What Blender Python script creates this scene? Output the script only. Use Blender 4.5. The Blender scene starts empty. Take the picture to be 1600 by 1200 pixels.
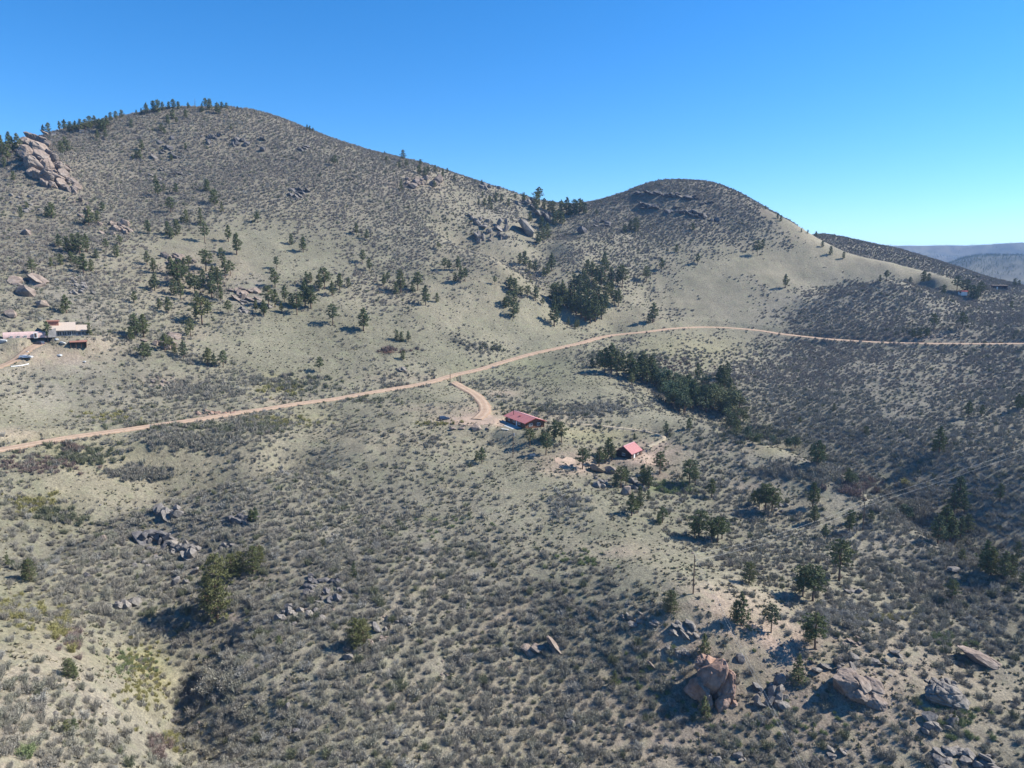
import bpy, bmesh, math, random
import numpy as np
from mathutils import Vector, Matrix

random.seed(7); rng = np.random.default_rng(7)
scene = bpy.context.scene
COL = scene.collection
R = math.radians

# ------------------------------------------------------------------ camera, light, sky, exposure
F = 1110.0; TH = R(9.0); CAMZ = 110.0          # drone camera, 110 m above datum, looking 9 degrees down
cam = bpy.data.cameras.new('camera'); camo = bpy.data.objects.new('camera', cam); COL.objects.link(camo)
camo.location = (0, 0, CAMZ); camo.rotation_euler = (math.pi/2 - TH, 0, 0)
cam.sensor_width = 36.0; cam.lens = 36.0*F/1600.0; cam.clip_start = 1.0; cam.clip_end = 30000.0
scene.camera = camo

SUN_AZ, SUN_EL = R(11.0), R(41.0)              # azimuth counted from +X towards +Y
sdir = Vector((math.cos(SUN_EL)*math.cos(SUN_AZ), math.cos(SUN_EL)*math.sin(SUN_AZ), math.sin(SUN_EL)))
sl = bpy.data.lights.new('sun', 'SUN'); sl.energy = 4.3; sl.angle = R(0.53); sl.color = (1.0, 0.95, 0.86)
so = bpy.data.objects.new('sun', sl); COL.objects.link(so); so.rotation_euler = sdir.to_track_quat('Z', 'Y').to_euler()
so.location = (300, 0, 500)

world = bpy.data.worlds.new('World'); scene.world = world; world.use_nodes = True
wn = world.node_tree.nodes; wl = world.node_tree.links
for n in list(wn): wn.remove(n)
wo = wn.new('ShaderNodeOutputWorld'); bg = wn.new('ShaderNodeBackground'); sky = wn.new('ShaderNodeTexSky')
sky.sky_type = 'NISHITA'; sky.sun_disc = False; sky.sun_elevation = SUN_EL
sky.sun_rotation = math.atan2(sdir.x, sdir.y); sky.altitude = 1800.0
sky.air_density = 1.0; sky.dust_density = 0.1; sky.ozone_density = 5.0
bg.inputs['Strength'].default_value = 0.1
hs = wn.new('ShaderNodeHueSaturation'); hs.inputs['Saturation'].default_value = 1.28; wl.new(sky.outputs[0], hs.inputs['Color']); wl.new(hs.outputs[0], bg.inputs[0]); wl.new(bg.outputs[0], wo.inputs[0])

vs = scene.view_settings
vs.view_transform = 'Standard'; vs.look = 'None'; vs.gamma = 1.0; vs.use_curve_mapping = False; vs.exposure = 1.04
scene.cycles.volume_bounces = 0; scene.cycles.max_bounces = 4; scene.cycles.diffuse_bounces = 2
scene.cycles.transparent_max_bounces = 8

# ------------------------------------------------------------------ helpers
def mat(name, build):
    m = bpy.data.materials.new(name); m.use_nodes = True
    nt = m.node_tree; b = nt.nodes['Principled BSDF']; b.inputs['Roughness'].default_value = 0.9
    b.inputs['Specular IOR Level'].default_value = 0.15
    build(nt, b); return m
def N(nt, t, **kw):
    n = nt.nodes.new(t)
    for k, v in kw.items():
        if k in n.inputs: n.inputs[k].default_value = v
        else: setattr(n, k, v)
    return n
def ramp(nt, fac, stops):
    r = nt.nodes.new('ShaderNodeValToRGB'); e = r.color_ramp.elements
    while len(e) < len(stops): e.new(0.5)
    for i, (p, c) in enumerate(stops):
        e[i].position = p; e[i].color = (*c, 1) if len(c) == 3 else c
    nt.links.new(fac, r.inputs[0]); return r.outputs[0]
def mixc(nt, fac, a, b, mode='MIX'):
    m = nt.nodes.new('ShaderNodeMix'); m.data_type = 'RGBA'; m.blend_type = mode
    for s, v in ((m.inputs[0], fac), (m.inputs[6], a), (m.inputs[7], b)):
        if hasattr(v, 'is_output'): nt.links.new(v, s)
        elif isinstance(v, (int, float)): s.default_value = v
        else: s.default_value = (*v, 1)
    return m.outputs[2]
def noise(nt, scale, detail=3, co='Object', rough=0.6):
    tc = nt.nodes.new('ShaderNodeTexCoord'); n = nt.nodes.new('ShaderNodeTexNoise')
    n.inputs['Scale'].default_value = scale; n.inputs['Detail'].default_value = detail; n.inputs['Roughness'].default_value = rough
    nt.links.new(tc.outputs[co], n.inputs['Vector']); return n.outputs[0]
def link(name, me, m=None, parent=None, loc=None):
    o = bpy.data.objects.new(name, me); COL.objects.link(o)
    if m is not None and me is not None and not me.materials:
        for q in (m if isinstance(m, (list, tuple)) else [m]): me.materials.append(q)
    if parent is not None: o.parent = parent
    if loc is not None: o.location = loc
    return o
def tag(o, label=None, cat=None, group=None, kind=None):
    for k, v in (('label', label), ('category', cat), ('group', group), ('kind', kind)):
        if v: o[k] = v
    return o
def empty(name, loc, rz=0.0):
    o = bpy.data.objects.new(name, None); COL.objects.link(o); o.location = loc; o.rotation_euler = (0, 0, rz)
    o.empty_display_size = 0.2; return o
def mesh_from(name, verts, faces, smooth=False):
    me = bpy.data.meshes.new(name); me.from_pydata([tuple(v) for v in verts], [], faces); me.update()
    if smooth: me.polygons.foreach_set('use_smooth', [True]*len(me.polygons))
    return me
class MB:
    """collects simple shapes into one mesh"""
    def __init__(s): s.v = []; s.f = []
    def add(s, vs, fs):
        o = len(s.v); s.v += [tuple(v) for v in vs]; s.f += [tuple(i+o for i in f) for f in fs]; return s
    def box(s, x0, x1, y0, y1, z0, z1):
        return s.add([(x0,y0,z0),(x1,y0,z0),(x1,y1,z0),(x0,y1,z0),(x0,y0,z1),(x1,y0,z1),(x1,y1,z1),(x0,y1,z1)],
                     [(0,3,2,1),(4,5,6,7),(0,1,5,4),(1,2,6,5),(2,3,7,6),(3,0,4,7)])
    def tube(s, pts, rad, n=6, cap=True):
        pts = [Vector(p) for p in pts]; rad = rad if isinstance(rad, (list, tuple)) else [rad]*len(pts)
        vs = []; fs = []
        for i, p in enumerate(pts):
            d = (pts[min(i+1, len(pts)-1)] - pts[max(i-1, 0)]).normalized()
            a = d.cross(Vector((0.3, 0.9, 0.2)) if abs(d.z) > 0.8 else Vector((0,0,1))).normalized(); b = d.cross(a)
            for k in range(n):
                t = 2*math.pi*k/n; vs.append(p + (a*math.cos(t) + b*math.sin(t))*rad[i])
        for i in range(len(pts)-1):
            for k in range(n):
                fs.append((i*n+k, i*n+(k+1) % n, (i+1)*n+(k+1) % n, (i+1)*n+k))
        if cap: fs += [tuple(range(n))[::-1], tuple((len(pts)-1)*n + k for k in range(n))]
        return s.add(vs, fs)
    def build(s, name, m, parent=None, loc=None, smooth=False):
        return link(name, mesh_from(name, s.v, s.f, smooth), m, parent, loc)

def _h(ix, iy, s):
    n = (ix*374761393 + iy*668265263 + s*2147483647) & 0x7fffffff
    n = ((n ^ (n >> 13))*1274126177) & 0x7fffffff
    return ((n ^ (n >> 16)) & 0xffff)/65535.0
def vnoise(x, y, s=0):
    x = np.asarray(x, float); y = np.asarray(y, float)
    ix = np.floor(x).astype(np.int64); iy = np.floor(y).astype(np.int64); fx = x-ix; fy = y-iy
    fx = fx*fx*fx*(fx*(fx*6-15)+10); fy = fy*fy*fy*(fy*(fy*6-15)+10)
    a = _h(ix, iy, s); b = _h(ix+1, iy, s); c = _h(ix, iy+1, s); d = _h(ix+1, iy+1, s)
    return (a+(b-a)*fx)*(1-fy) + (c+(d-c)*fx)*fy
def fbm(x, y, octv=4, s=0):
    t = 0; a = 0.5; n = 0
    for k in range(octv):
        t = t + a*vnoise(x*2**k + 17.3*k, y*2**k - 9.1*k, s+k); n += a; a *= 0.5
    return t/n - 0.5
def sstep(a, b, x):
    t = np.clip((x-a)/(b-a), 0, 1); return t*t*(3-2*t)

# ------------------------------------------------------------------ the lie of the land
def ray(u, v):
    x = (np.asarray(u, float)-800)/F; y = (600-np.asarray(v, float))/F
    return x, math.cos(TH)+y*math.sin(TH), y*math.cos(TH)-math.sin(TH)
def uvd(u, v, d):
    x, f, z = ray(u, v); h = math.hypot(x, f); return d*x/h, d*f/h, CAMZ+d*z/h
def project(x, y, z):
    dz = z-CAMZ; depth = y*math.cos(TH) - dz*math.sin(TH); up = y*math.sin(TH) + dz*math.cos(TH)
    depth = np.maximum(depth, 1e-3); return 800+F*x/depth, 600-F*up/depth, depth
# surveyed heights: (bearing and dip as picture coordinates, ground distance)
V=[ # u,v,d
# bottom
(-120,1200,118),(0,1200,122),(150,1200,126),(240,1200,131),(300,1200,146),(360,1200,136),(440,1200,131),(600,1200,128),(800,1200,130),(1000,1200,133),(1200,1200,140),(1400,1200,150),(1600,1200,162),(1720,1200,168),
# v~1080
(-120,1080,142),(0,1080,145),(150,1080,150),(200,1085,155),(262,1078,174),(306,1066,168),(372,1052,159),(450,1060,155),(620,1080,149),(800,1080,150),(1000,1080,153),(1200,1080,158),(1400,1080,168),(1600,1080,188),
# gulch / left
(-120,980,168),(0,980,172),(120,1000,172),(172,985,188),(30,925,205),(-100,890,211),(100,900,211),
# near slope mid
(200,920,205),(350,950,190),(500,950,178),(650,950,174),(800,950,175),(950,950,172),(1083,928,176),(1200,960,180),(1350,970,192),(1500,985,203),(1600,1000,208),
# crest near-left spur
(60,875,222),(150,835,235),(250,790,245),(350,755,252),(450,735,257),(560,705,265),(640,685,275),(720,668,285),
# upper near slope
(250,850,229),(400,840,216),(400,780,236),(550,800,228),(550,750,248),(700,800,225),(700,740,250),(850,820,215),(850,740,250),(950,870,197),(950,790,228),
# behind left crest: swale
(40,850,238),(150,790,256),(0,790,257),(120,740,271),(250,740,272),(0,740,269),(-120,760,256),(250,700,277),(400,700,274),(400,665,293),(550,660,300),(550,630,320),(650,645,305),(660,610,345),
# road left
(-120,722,272),(0,700,281),(100,683,289),(200,668,298),(300,652,309),(400,640,318),(500,627,331),(600,610,350),(705,592,378),(800,560,418),(900,537,452),(1000,518,492),(1060,510,515),(1150,511,535),(1210,518,530),(1270,528,520),(1350,533,513),(1450,536,506),(1600,535,500),(1720,534,496),
# house terrace
(700,655,300),(760,640,312),(820,665,290),(870,690,278),(760,700,273),(850,650,304),(800,620,340),(850,600,365),(900,650,312),(930,690,288),(984,715,277),(1020,690,293),(1040,670,304),(960,665,306),(950,740,262),(1050,740,268),(950,600,372),(1000,630,345),(930,560,415),
# east edge of house spur (crest)
(1080,655,330),(1150,680,322),(1200,700,312),(1240,712,306),(1290,735,297),(1340,757,287),(1400,805,272),(1460,845,262),(1530,875,252),(1600,905,244),(1720,960,232),
# spur east flank facing camera
(1100,800,245),(1200,840,232),(1150,740,277),(1250,780,262),(1348,828,248),(1300,900,212),(1420,900,226),(1500,920,226),(1200,900,203),(1090,860,212),
# gulch bottom
(1000,560,428),(1080,612,402),(1140,650,388),(1200,690,368),(1290,722,348),(1380,790,318),(1470,850,298),(1550,882,287),(1650,930,272),
# far bank
(1100,560,455),(1200,620,415),(1150,600,424),(1300,690,366),(1420,760,332),(1500,810,313),(1600,850,302),(1720,850,302),
(1250,580,460),(1300,640,400),(1400,690,362),(1400,620,418),(1500,720,345),(1500,620,420),(1600,760,328),(1600,690,362),(1600,620,418),(1720,640,405),(1200,560,485),(1400,570,466),(1600,565,468),
# knoll at right
(1210,506,545),(1300,505,542),(1400,515,530),(1500,520,520),(1600,520,515),(1250,485,565),(1320,455,590),(1380,437,610),(1440,450,625),(1500,465,635),(1560,470,640),(1620,462,650),(1380,480,570),(1480,490,570),(1600,490,570),(1720,480,600),
# right hill
(900,520,480),(950,510,505),(1000,500,515),(1060,495,535),(1150,495,550),(1200,490,560),(1000,450,570),(1100,450,585),(1200,440,605),(1300,430,640),(920,480,510),(950,420,580),(1000,380,630),(1100,380,645),(1200,390,660),(950,370,625),
(880,450,525),(900,400,575),(880,380,600),
# right hill sky line
(930,330,680),(960,314,690),(1000,296,700),(1040,286,708),(1075,286,712),(1120,293,715),(1160,308,718),(1200,328,722),(1240,352,705),(1290,383,690),(1350,405,672),(1400,420,660),(1460,437,650),(1500,447,650),(1290,367,815),(1350,378,820),(1400,388,820),(1450,403,815),(1500,420,805),(1540,435,795),(1600,447,780),
(1000,330,680),(1060,320,685),(1120,330,690),(1060,350,662),
# gully left/right hills
(860,400,590),(850,460,520),(880,500,495),(840,370,640),
# left hill main slopes
(0,640,312),(0,590,338),(100,540,362),(0,560,352),(30,540,358),(130,520,378),(0,500,385),(100,470,408),(0,430,438),(0,370,490),(0,310,548),(0,262,600),(-120,280,585),(-120,450,415),(-120,560,345),(-120,640,305),
(100,640,320),(200,640,320),(200,580,350),(200,510,390),(200,440,440),(150,380,490),(150,320,550),(120,260,605),(60,240,600),
(300,620,333),(300,560,366),(300,500,402),(300,440,448),(300,380,500),(280,320,552),(250,250,620),
(400,600,350),(400,540,384),(400,480,424),(400,420,470),(400,360,520),(400,290,580),(400,230,640),
(500,600,356),(500,560,380),(500,500,416),(500,440,460),(500,380,510),(500,310,570),(500,250,625),
(600,580,372),(600,520,410),(600,460,455),(600,400,505),(600,340,558),(600,280,615),
(700,560,398),(700,510,428),(700,460,465),(700,410,510),(690,370,545),(700,340,590),(700,300,635),
(800,530,442),(800,490,462),(800,450,488),(800,425,505),(760,400,520),(850,510,470),(840,470,492),
(780,370,590),(820,350,635),(850,340,665),(740,320,640),
# left hill sky
(0,228,670),(50,222,660),(90,207,665),(150,191,675),(200,181,682),(240,171,690),(290,167,695),(340,167,700),(400,173,705),(450,191,705),(500,213,705),(550,231,702),(600,243,700),(650,254,705),(700,269,712),(750,285,718),(800,302,722),(850,319,728),(900,326,732),
]
H=[ # u,d,z(rel cam) hidden
(-120,760,60),(0,770,62),(150,780,80),(300,800,95),(450,800,75),(600,800,52),(750,810,40),(900,790,38),(930,760,42),(1060,800,60),(1200,800,40),(1300,920,0),(1450,900,-15),
(-100,1000,10),(300,1050,10),(700,1000,-10),(1060,1000,0),(1400,1000,-50),(1700,900,-50),(1350,740,2),(1420,728,-11),(1290,748,18),(770,552,4),(835,522,-11),(715,572,17),(1560,720,-22),(1660,730,-26),
(800,80,-103),(400,80,-102),(1200,80,-103),(0,90,-100),(1600,100,-108),(800,40,-108),(-200,70,-95),(1800,110,-112),
]
P = [uvd(*p) for p in V]
for u, d, z in H:
    x, y, _ = uvd(u, 600, d); P.append((x, y, CAMZ+z))
def behind(crest, dd, drop):
    for u, v, d in crest:       # the land falls away just behind a brow
        x, y, _ = uvd(u, v, d+dd); P.append((x, y, uvd(u, v, d+dd)[2]-drop))
behind([(1080,655,330),(1150,680,322),(1200,700,312),(1240,712,306),(1290,735,297),(1340,757,287),(1400,805,272),(1460,845,262),(1530,875,252),(1600,905,244),(1720,960,232)], 13, 6.0)
behind([(60,875,222),(150,835,235),(250,790,245),(350,755,252),(450,735,257)], 8, 2.4)
behind([(1380,437,610),(1320,455,590),(1440,450,625)], 22, 5)
P = np.array(P)
def tps_fit(P, S, lam):
    n = len(P); X = P[:, :2]/S
    r2 = ((X[:, None]-X[None])**2).sum(-1); K = np.where(r2 > 0, 0.5*r2*np.log(r2+1e-12), 0) + lam*np.eye(n)
    A = np.zeros((n+3, n+3)); A[:n, :n] = K; A[:n, n] = 1; A[:n, n+1:] = X; A[n, :n] = 1; A[n+1:, :n] = X.T
    return X, np.linalg.solve(A, np.r_[P[:, 2], 0, 0, 0])
TX, TW = tps_fit(P, 100.0, 0.001)
def tps(x, y):
    x = np.asarray(x, float).ravel(); y = np.asarray(y, float).ravel(); out = np.empty(len(x)); n = len(TX)
    for i in range(0, len(x), 8000):
        a = np.c_[x[i:i+8000], y[i:i+8000]]/100.0
        r2 = (a[:, :1]-TX[:, 0])**2 + (a[:, 1:]-TX[:, 1])**2
        out[i:i+8000] = (0.5*r2*np.log(r2+1e-12))@TW[:n] + TW[n] + a@TW[n+1:]
    return out
def far_land(x, y):
    d = np.hypot(x, y); a = np.degrees(np.arctan2(x, y))
    base = CAMZ - 42 + 10*fbm(x/300, y/300, 3, 5)
    n1 = fbm(x/500, y/500, 4, 11); n2 = fbm(x/900, y/900, 4, 23)
    r1 = (92 + 30*n1)*np.exp(-((d-2900-300*n2)/520)**2)*sstep(28, 33, a)
    r2 = (196 + 44*n2)*np.exp(-((d-5000-500*n1)/900)**2)
    return base + np.maximum(r1, 0) + np.maximum(r2, 0) - 25*sstep(6000, 7500, d)
def rough(x, y):
    return 2.0*fbm(x/28, y/28, 4, 31) + 0.5*fbm(x/5, y/5, 2, 41)
def land0(x, y):
    shp = np.shape(x); x = np.asarray(x, float).ravel(); y = np.asarray(y, float).ravel()
    d = np.hypot(x, y); a = np.abs(np.degrees(np.arctan2(x, y)))
    w = sstep(880, 1250, d); w = np.maximum(w, sstep(44, 62, a)*sstep(150, 420, d))
    z = np.empty(len(x)); near = w < 1
    z[near] = tps(x[near], y[near]); z[~near] = 0
    w2 = np.maximum(w, sstep(60, 110, a))
    near_side = CAMZ - 95 + 6*fbm(x/80, y/80, 3, 3)
    fl = np.where(d < 400, near_side + (far_land(x, y)-near_side)*sstep(250, 400, d), far_land(x, y))
    z = np.where(near, z*(1-w2) + fl*w2, fl)
    z = np.clip(z, CAMZ-125, CAMZ+260)
    return z.reshape(shp)
class Grid:
    """heights sampled every 2 m, for the many look-ups of planting"""
    def __init__(s, f):
        s.x = np.arange(-660, 661, 2.0); s.y = np.arange(50, 1011, 2.0); X, Y = np.meshgrid(s.x, s.y); s.z = f(X.ravel(), Y.ravel()).reshape(X.shape)
    def __call__(s, x, y):
        gx = np.clip((np.asarray(x, float)+660)/2, 0, len(s.x)-1.001); gy = np.clip((np.asarray(y, float)-50)/2, 0, len(s.y)-1.001)
        i = gx.astype(int); j = gy.astype(int); fx = gx-i; fy = gy-j; z = s.z
        return (z[j, i]*(1-fx)+z[j, i+1]*fx)*(1-fy) + (z[j+1, i]*(1-fx)+z[j+1, i+1]*fx)*fy
LAND0 = Grid(land0)
def hit(u, v, f=None, d0=95, d1=1000):
    """where the line of sight of a surveyed bearing meets the land"""
    f = f or LAND0
    x, fw, z = ray(u, v); h = math.hypot(x, fw); t = np.arange(d0, d1, 2.0)
    g = f(t*x/h, t*fw/h); below = np.where(g > CAMZ + t*z/h)[0]
    if not len(below): return None
    i = below[0]; lo, hi = t[max(i-1, 0)], t[i]
    for _ in range(10):
        m = 0.5*(lo+hi)
        if f(np.array([m*x/h]), np.array([m*fw/h]))[0] > CAMZ + m*z/h: hi = m
        else: lo = m
    return hi*x/h, hi*fw/h
def spline(pts, step=4.0):
    P = np.array(pts, float); P = np.vstack([2*P[0]-P[1], P, 2*P[-1]-P[-2]]); out = []
    for i in range(1, len(P)-2):
        n = max(2, int(np.linalg.norm(P[i+1]-P[i])/step))
        for t in np.arange(n)/n:
            a, b, c, d = P[i-1], P[i], P[i+1], P[i+2]
            out.append(0.5*(2*b + (c-a)*t + (2*a-5*b+4*c-d)*t*t + (3*b-a-3*c+d)*t**3))
    out.append(P[-2]); return np.array(out)
def smooth(a, k):
    ker = np.ones(2*k+1)/(2*k+1); b = np.pad(a, k, mode='edge'); return np.convolve(b, ker, 'valid')

# roads: centre lines surveyed the same way
def route(px, width, sm=8, d0=95):
    pts = [hit(u, v, d0=d0) for u, v in px]; c = spline([p for p in pts if p]); z = smooth(land0(c[:, 0], c[:, 1]), sm)
    return dict(c=c, z=z, w=width)
ROAD = route([(-60,712),(0,701),(50,693),(100,685),(200,671),(300,656),(400,641),(470,631),(540,620),(610,608),(660,599),(705,590),
              (760,573),(800,562),(850,548),(900,536),(950,526),(1000,518),(1050,512),(1100,510),(1150,512),(1190,516),(1225,523),
              (1270,529),(1330,533),(1400,536),(1500,537),(1600,537),(1700,537)], 6.9)
DRIVE = route([(704,593),(716,602),(732,610),(746,619),(756,630),(757,641),(752,650),(745,656)], 6.4, 4)
CABINTRACK = route([(872,658),(905,662),(940,666),(980,670),(1015,674),(1038,681),(1030,690),(1012,700)], 2.0, 4)
LEFTDRIVE = route([(62,534),(52,541),(42,548),(32,556),(20,564),(4,572),(-20,580)], 5.5, 3)
ROUTES = [ROAD, DRIVE, LEFTDRIVE, CABINTRACK]
PADS = []          # level building plots: x, y, radius, z
def pad(u, v, r):
    x, y = hit(u, v); z = float(land0(np.array([x]), np.array([y]))[0]); PADS.append((x, y, r, z)); return x, y, z
HOUSE = pad(820, 663, 12); CABIN = pad(982, 712, 6.5); YARD = pad(752, 654, 12); LEFTHOUSE = pad(111, 524, 10); LEFTWING = pad(42, 527, 7)
GULLY = spline([hit(u, v) for u, v in ((345,1003),(318,1032),(300,1062),(283,1092),(272,1118))], 2.0)
def land(x, y):
    shp = np.shape(x); x = np.asarray(x, float).ravel(); y = np.asarray(y, float).ravel()
    z = land0(x, y); r = rough(x, y)
    j = np.where((np.hypot(x-GULLY[:, 0].mean(), y-GULLY[:, 1].mean()) < 80))[0]
    if len(j):
        d = np.sqrt(((x[j, None]-GULLY[:, 0])**2 + (y[j, None]-GULLY[:, 1])**2).min(1)); z[j] -= (3.4 + 4*fbm(x[j]/7, y[j]/7, 2, 231))*(1 - sstep(0, 7 + 5*fbm(x[j]/5, y[j]/5, 2, 241), d))   # a washed-out gully
    flat = np.zeros(len(x)); zf = np.zeros(len(x))
    for rt in ROUTES:
        c, zc, hw = rt['c'], rt['z'], rt['w']/2
        box = (x > c[:, 0].min()-20) & (x < c[:, 0].max()+20) & (y > c[:, 1].min()-20) & (y < c[:, 1].max()+20)
        idx = np.where(box)[0]
        for i in range(0, len(idx), 20000):
            j = idx[i:i+20000]
            d2 = (x[j, None]-c[:, 0])**2 + (y[j, None]-c[:, 1])**2; k = d2.argmin(1); d = np.sqrt(d2[np.arange(len(j)), k])
            w = 1 - sstep(hw+.6, hw+4.0, d); m = w > flat[j]; jj = j[m]
            flat[jj] = w[m]; zf[jj] = zc[k[m]] - 0.35
    for px, py, pr, pz in PADS:
        w = 1 - sstep(pr, pr*1.7, np.hypot(x-px, y-py)); m = w > flat; flat[m] = w[m]; zf[m] = pz
    return ((z+r)*(1-flat) + zf*flat).reshape(shp)
LAND = Grid(land)
def at(u, v):
    p = hit(u, v, LAND)
    return None if p is None else (p[0], p[1], float(LAND(p[0], p[1])))

# ------------------------------------------------------------------ land cover: shrub density and soil tints, mapped from the survey bearings
DENS = """666666666666666666666666666666666
666666666666666666666666666666666
666666666666444666666666666666666
777777777766655554488888888888888
666666444666655554688888822888888
666632222346763345677553432168866
666655553444532224653111224887766
554555444221223212211111389986677
334455542221222431353335787655566
434445664643542543334677888766777
224577657654231123554357888777777
555436664543334432343355458888888
432455444455654333555565555788888
454567766777776544345567775568888
457888887888876765444556667667888
358888888888767765553445556777776
337888888888777777766544455677776
443688888887777778765433445566555
553225888888888887766444444555555
555434888888888888766655555555555
555544888888888888777666666666666
555544888888888888777666666666666""".split()
DG = np.array([[int(c) for c in r] for r in DENS], float)
def dens_uv(u, v):
    gu = np.clip(u/50.0, 0, 31.999); gv = np.clip((v-150)/50.0, 0, 20.999)
    i = gu.astype(int); j = gv.astype(int); fu = gu-i; fv = gv-j
    return ((DG[j, i]*(1-fu)+DG[j, i+1]*fu)*(1-fv) + (DG[j+1, i]*(1-fu)+DG[j+1, i+1]*fu)*fv)/9.0
GRASS, TAN, RED, YEL, GREY, BROWN, GREEN = ((.190,.180,.130),(.25,.22,.158),(.35,.265,.212),(.215,.20,.10),(.22,.20,.172),(.155,.13,.105),(.13,.17,.065))
TINTS = [  # bearing u, v, extent u, v, colour, strength
 (150,230,300,80,BROWN,.9),(350,230,220,90,BROWN,.9),(560,290,160,60,BROWN,.7),(1080,320,170,50,BROWN,.9),(1250,370,80,25,TAN,.9),(1350,405,70,16,TAN,1),(1430,428,60,10,TAN,1),
 (650,248,60,10,TAN,.8),(920,328,25,8,TAN,.9),(880,350,30,30,TAN,.5),(640,285,50,14,RED,.6),(800,350,60,30,GREY,.5),
 (80,420,90,14,YEL,.5),(400,380,160,60,GRASS,.6),(560,480,180,50,GRASS,.6),(740,400,70,40,TAN,.6),(800,430,60,30,TAN,.6),(680,480,150,40,TAN,.35),
 (1100,460,140,50,TAN,.45),(1000,490,90,20,TAN,.35),(1250,420,100,25,TAN,.5),(60,350,80,60,BROWN,.5),(110,450,70,60,GREY,.6),(300,430,80,40,RED,.35),
 (390,455,40,20,GREY,.7),(300,525,40,16,RED,.3),(70,555,90,20,RED,.55),(150,535,60,14,RED,.4),(140,495,30,18,GREY,.8),
 (260,595,50,12,RED,.45),(440,625,36,6,RED,.9),(335,650,45,6,RED,.95),(30,680,40,10,RED,.45),(620,590,80,8,RED,.4),
 (450,570,200,60,GRASS,.7),(100,600,120,40,GREY,.5),(430,600,30,14,YEL,.6),
 (160,760,160,50,TAN,.55),(330,720,160,30,TAN,.7),(560,680,120,24,TAN,.6),(700,690,140,16,TAN,.45),(120,700,120,20,YEL,.35),(460,650,60,16,YEL,.4),
 (60,800,60,30,YEL,.3),(760,655,30,10,RED,.9),(715,655,36,7,RED,.85),(690,640,70,8,RED,.4),(740,640,16,20,RED,.3),(700,640,80,20,GRASS,.3),
 (880,715,60,14,RED,.55),(870,735,30,8,RED,.4),(1012,712,52,16,RED,1.0),(760,652,46,14,RED,.9),(905,728,46,12,RED,.7),(1020,695,36,8,RED,.6),(1040,745,30,10,RED,.8),(960,672,100,5,TAN,.95),(940,680,80,14,YEL,.35),
 (1055,760,40,10,GREEN,.9),(1030,760,20,6,GREEN,.7),(830,640,80,10,YEL,.35),(870,650,50,10,RED,.4),(785,615,25,8,RED,.55),(820,580,100,20,GREEN,.25),
 (1080,545,120,25,YEL,.4),(1120,560,60,20,YEL,.3),(1160,700,60,10,RED,.3),(1220,705,40,9,YEL,.7),(1180,760,40,14,RED,.4),(1200,800,50,14,RED,.35),
 (920,830,120,50,GRASS,.5),(960,860,60,12,RED,.35),(1110,935,60,24,RED,.7),(1180,990,120,40,RED,.7),(1300,1010,140,50,RED,.45),(1050,1000,70,40,RED,.45),
 (1100,1120,300,80,RED,.5),(1400,1100,200,90,RED,.4),(900,1150,200,60,RED,.25),(700,1080,120,30,RED,.4),(780,970,60,14,RED,.45),(640,930,50,12,RED,.3),
 (420,900,40,20,RED,.5),(360,960,50,18,RED,.4),(300,850,120,60,GREY,.5),(400,980,240,100,GREY,.45),(640,900,160,120,GREY,.35),
 (40,970,60,50,YEL,.45),(100,960,40,40,TAN,.4),(230,1060,40,60,YEL,.95),(190,1030,60,20,YEL,.6),(160,1070,60,40,GRASS,.5),(60,1100,120,80,RED,.4),(40,1180,80,60,RED,.4),(90,1110,90,60,GREY,.5),(180,1150,80,60,GREY,.5),
 (1400,600,260,90,GREY,.55),(1500,760,160,100,GREY,.5),(1380,480,200,40,GREY,.5),(1350,526,100,5,BROWN,.9),(1460,527,60,7,RED,.6),
 (1250,740,120,40,GREY,.5),(1350,860,100,40,GREY,.4),(1450,920,120,60,GREY,.5),(1400,950,60,20,YEL,.3),(1530,470,40,8,TAN,.6)]
def near_line(u, v, line):
    best = np.full(len(u), 1e9)
    for (a, b), (c, e) in zip(line[:-1], line[1:]):
        L2 = (c-a)**2+(e-b)**2; t = np.clip(((u-a)*(c-a)+(v-b)*(e-b))/L2, 0, 1); best = np.minimum(best, np.hypot(u-a-t*(c-a), v-b-t*(e-b)))
    return best
TRAILS = [([(720,1020),(760,985),(800,955),(830,940)], 5, RED),([(690,760),(760,765),(840,770),(900,778)], 3, TAN),([(600,965),(640,930),(680,915)], 6, RED),([(880,735),(930,790),(990,850),(1060,915),(1110,940)], 4, TAN),([(640,690),(560,702),(470,722),(390,748)], 4, TAN),([(1120,955),(1180,985),(1250,1040),(1330,1060)], 6, RED),([(300,880),(360,960),(400,1000)], 5, RED),([(160,800),(120,860),(80,895)], 4, TAN),([(1250,740),(1290,790),(1350,850),(1450,900)], 4, TAN)]
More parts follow.
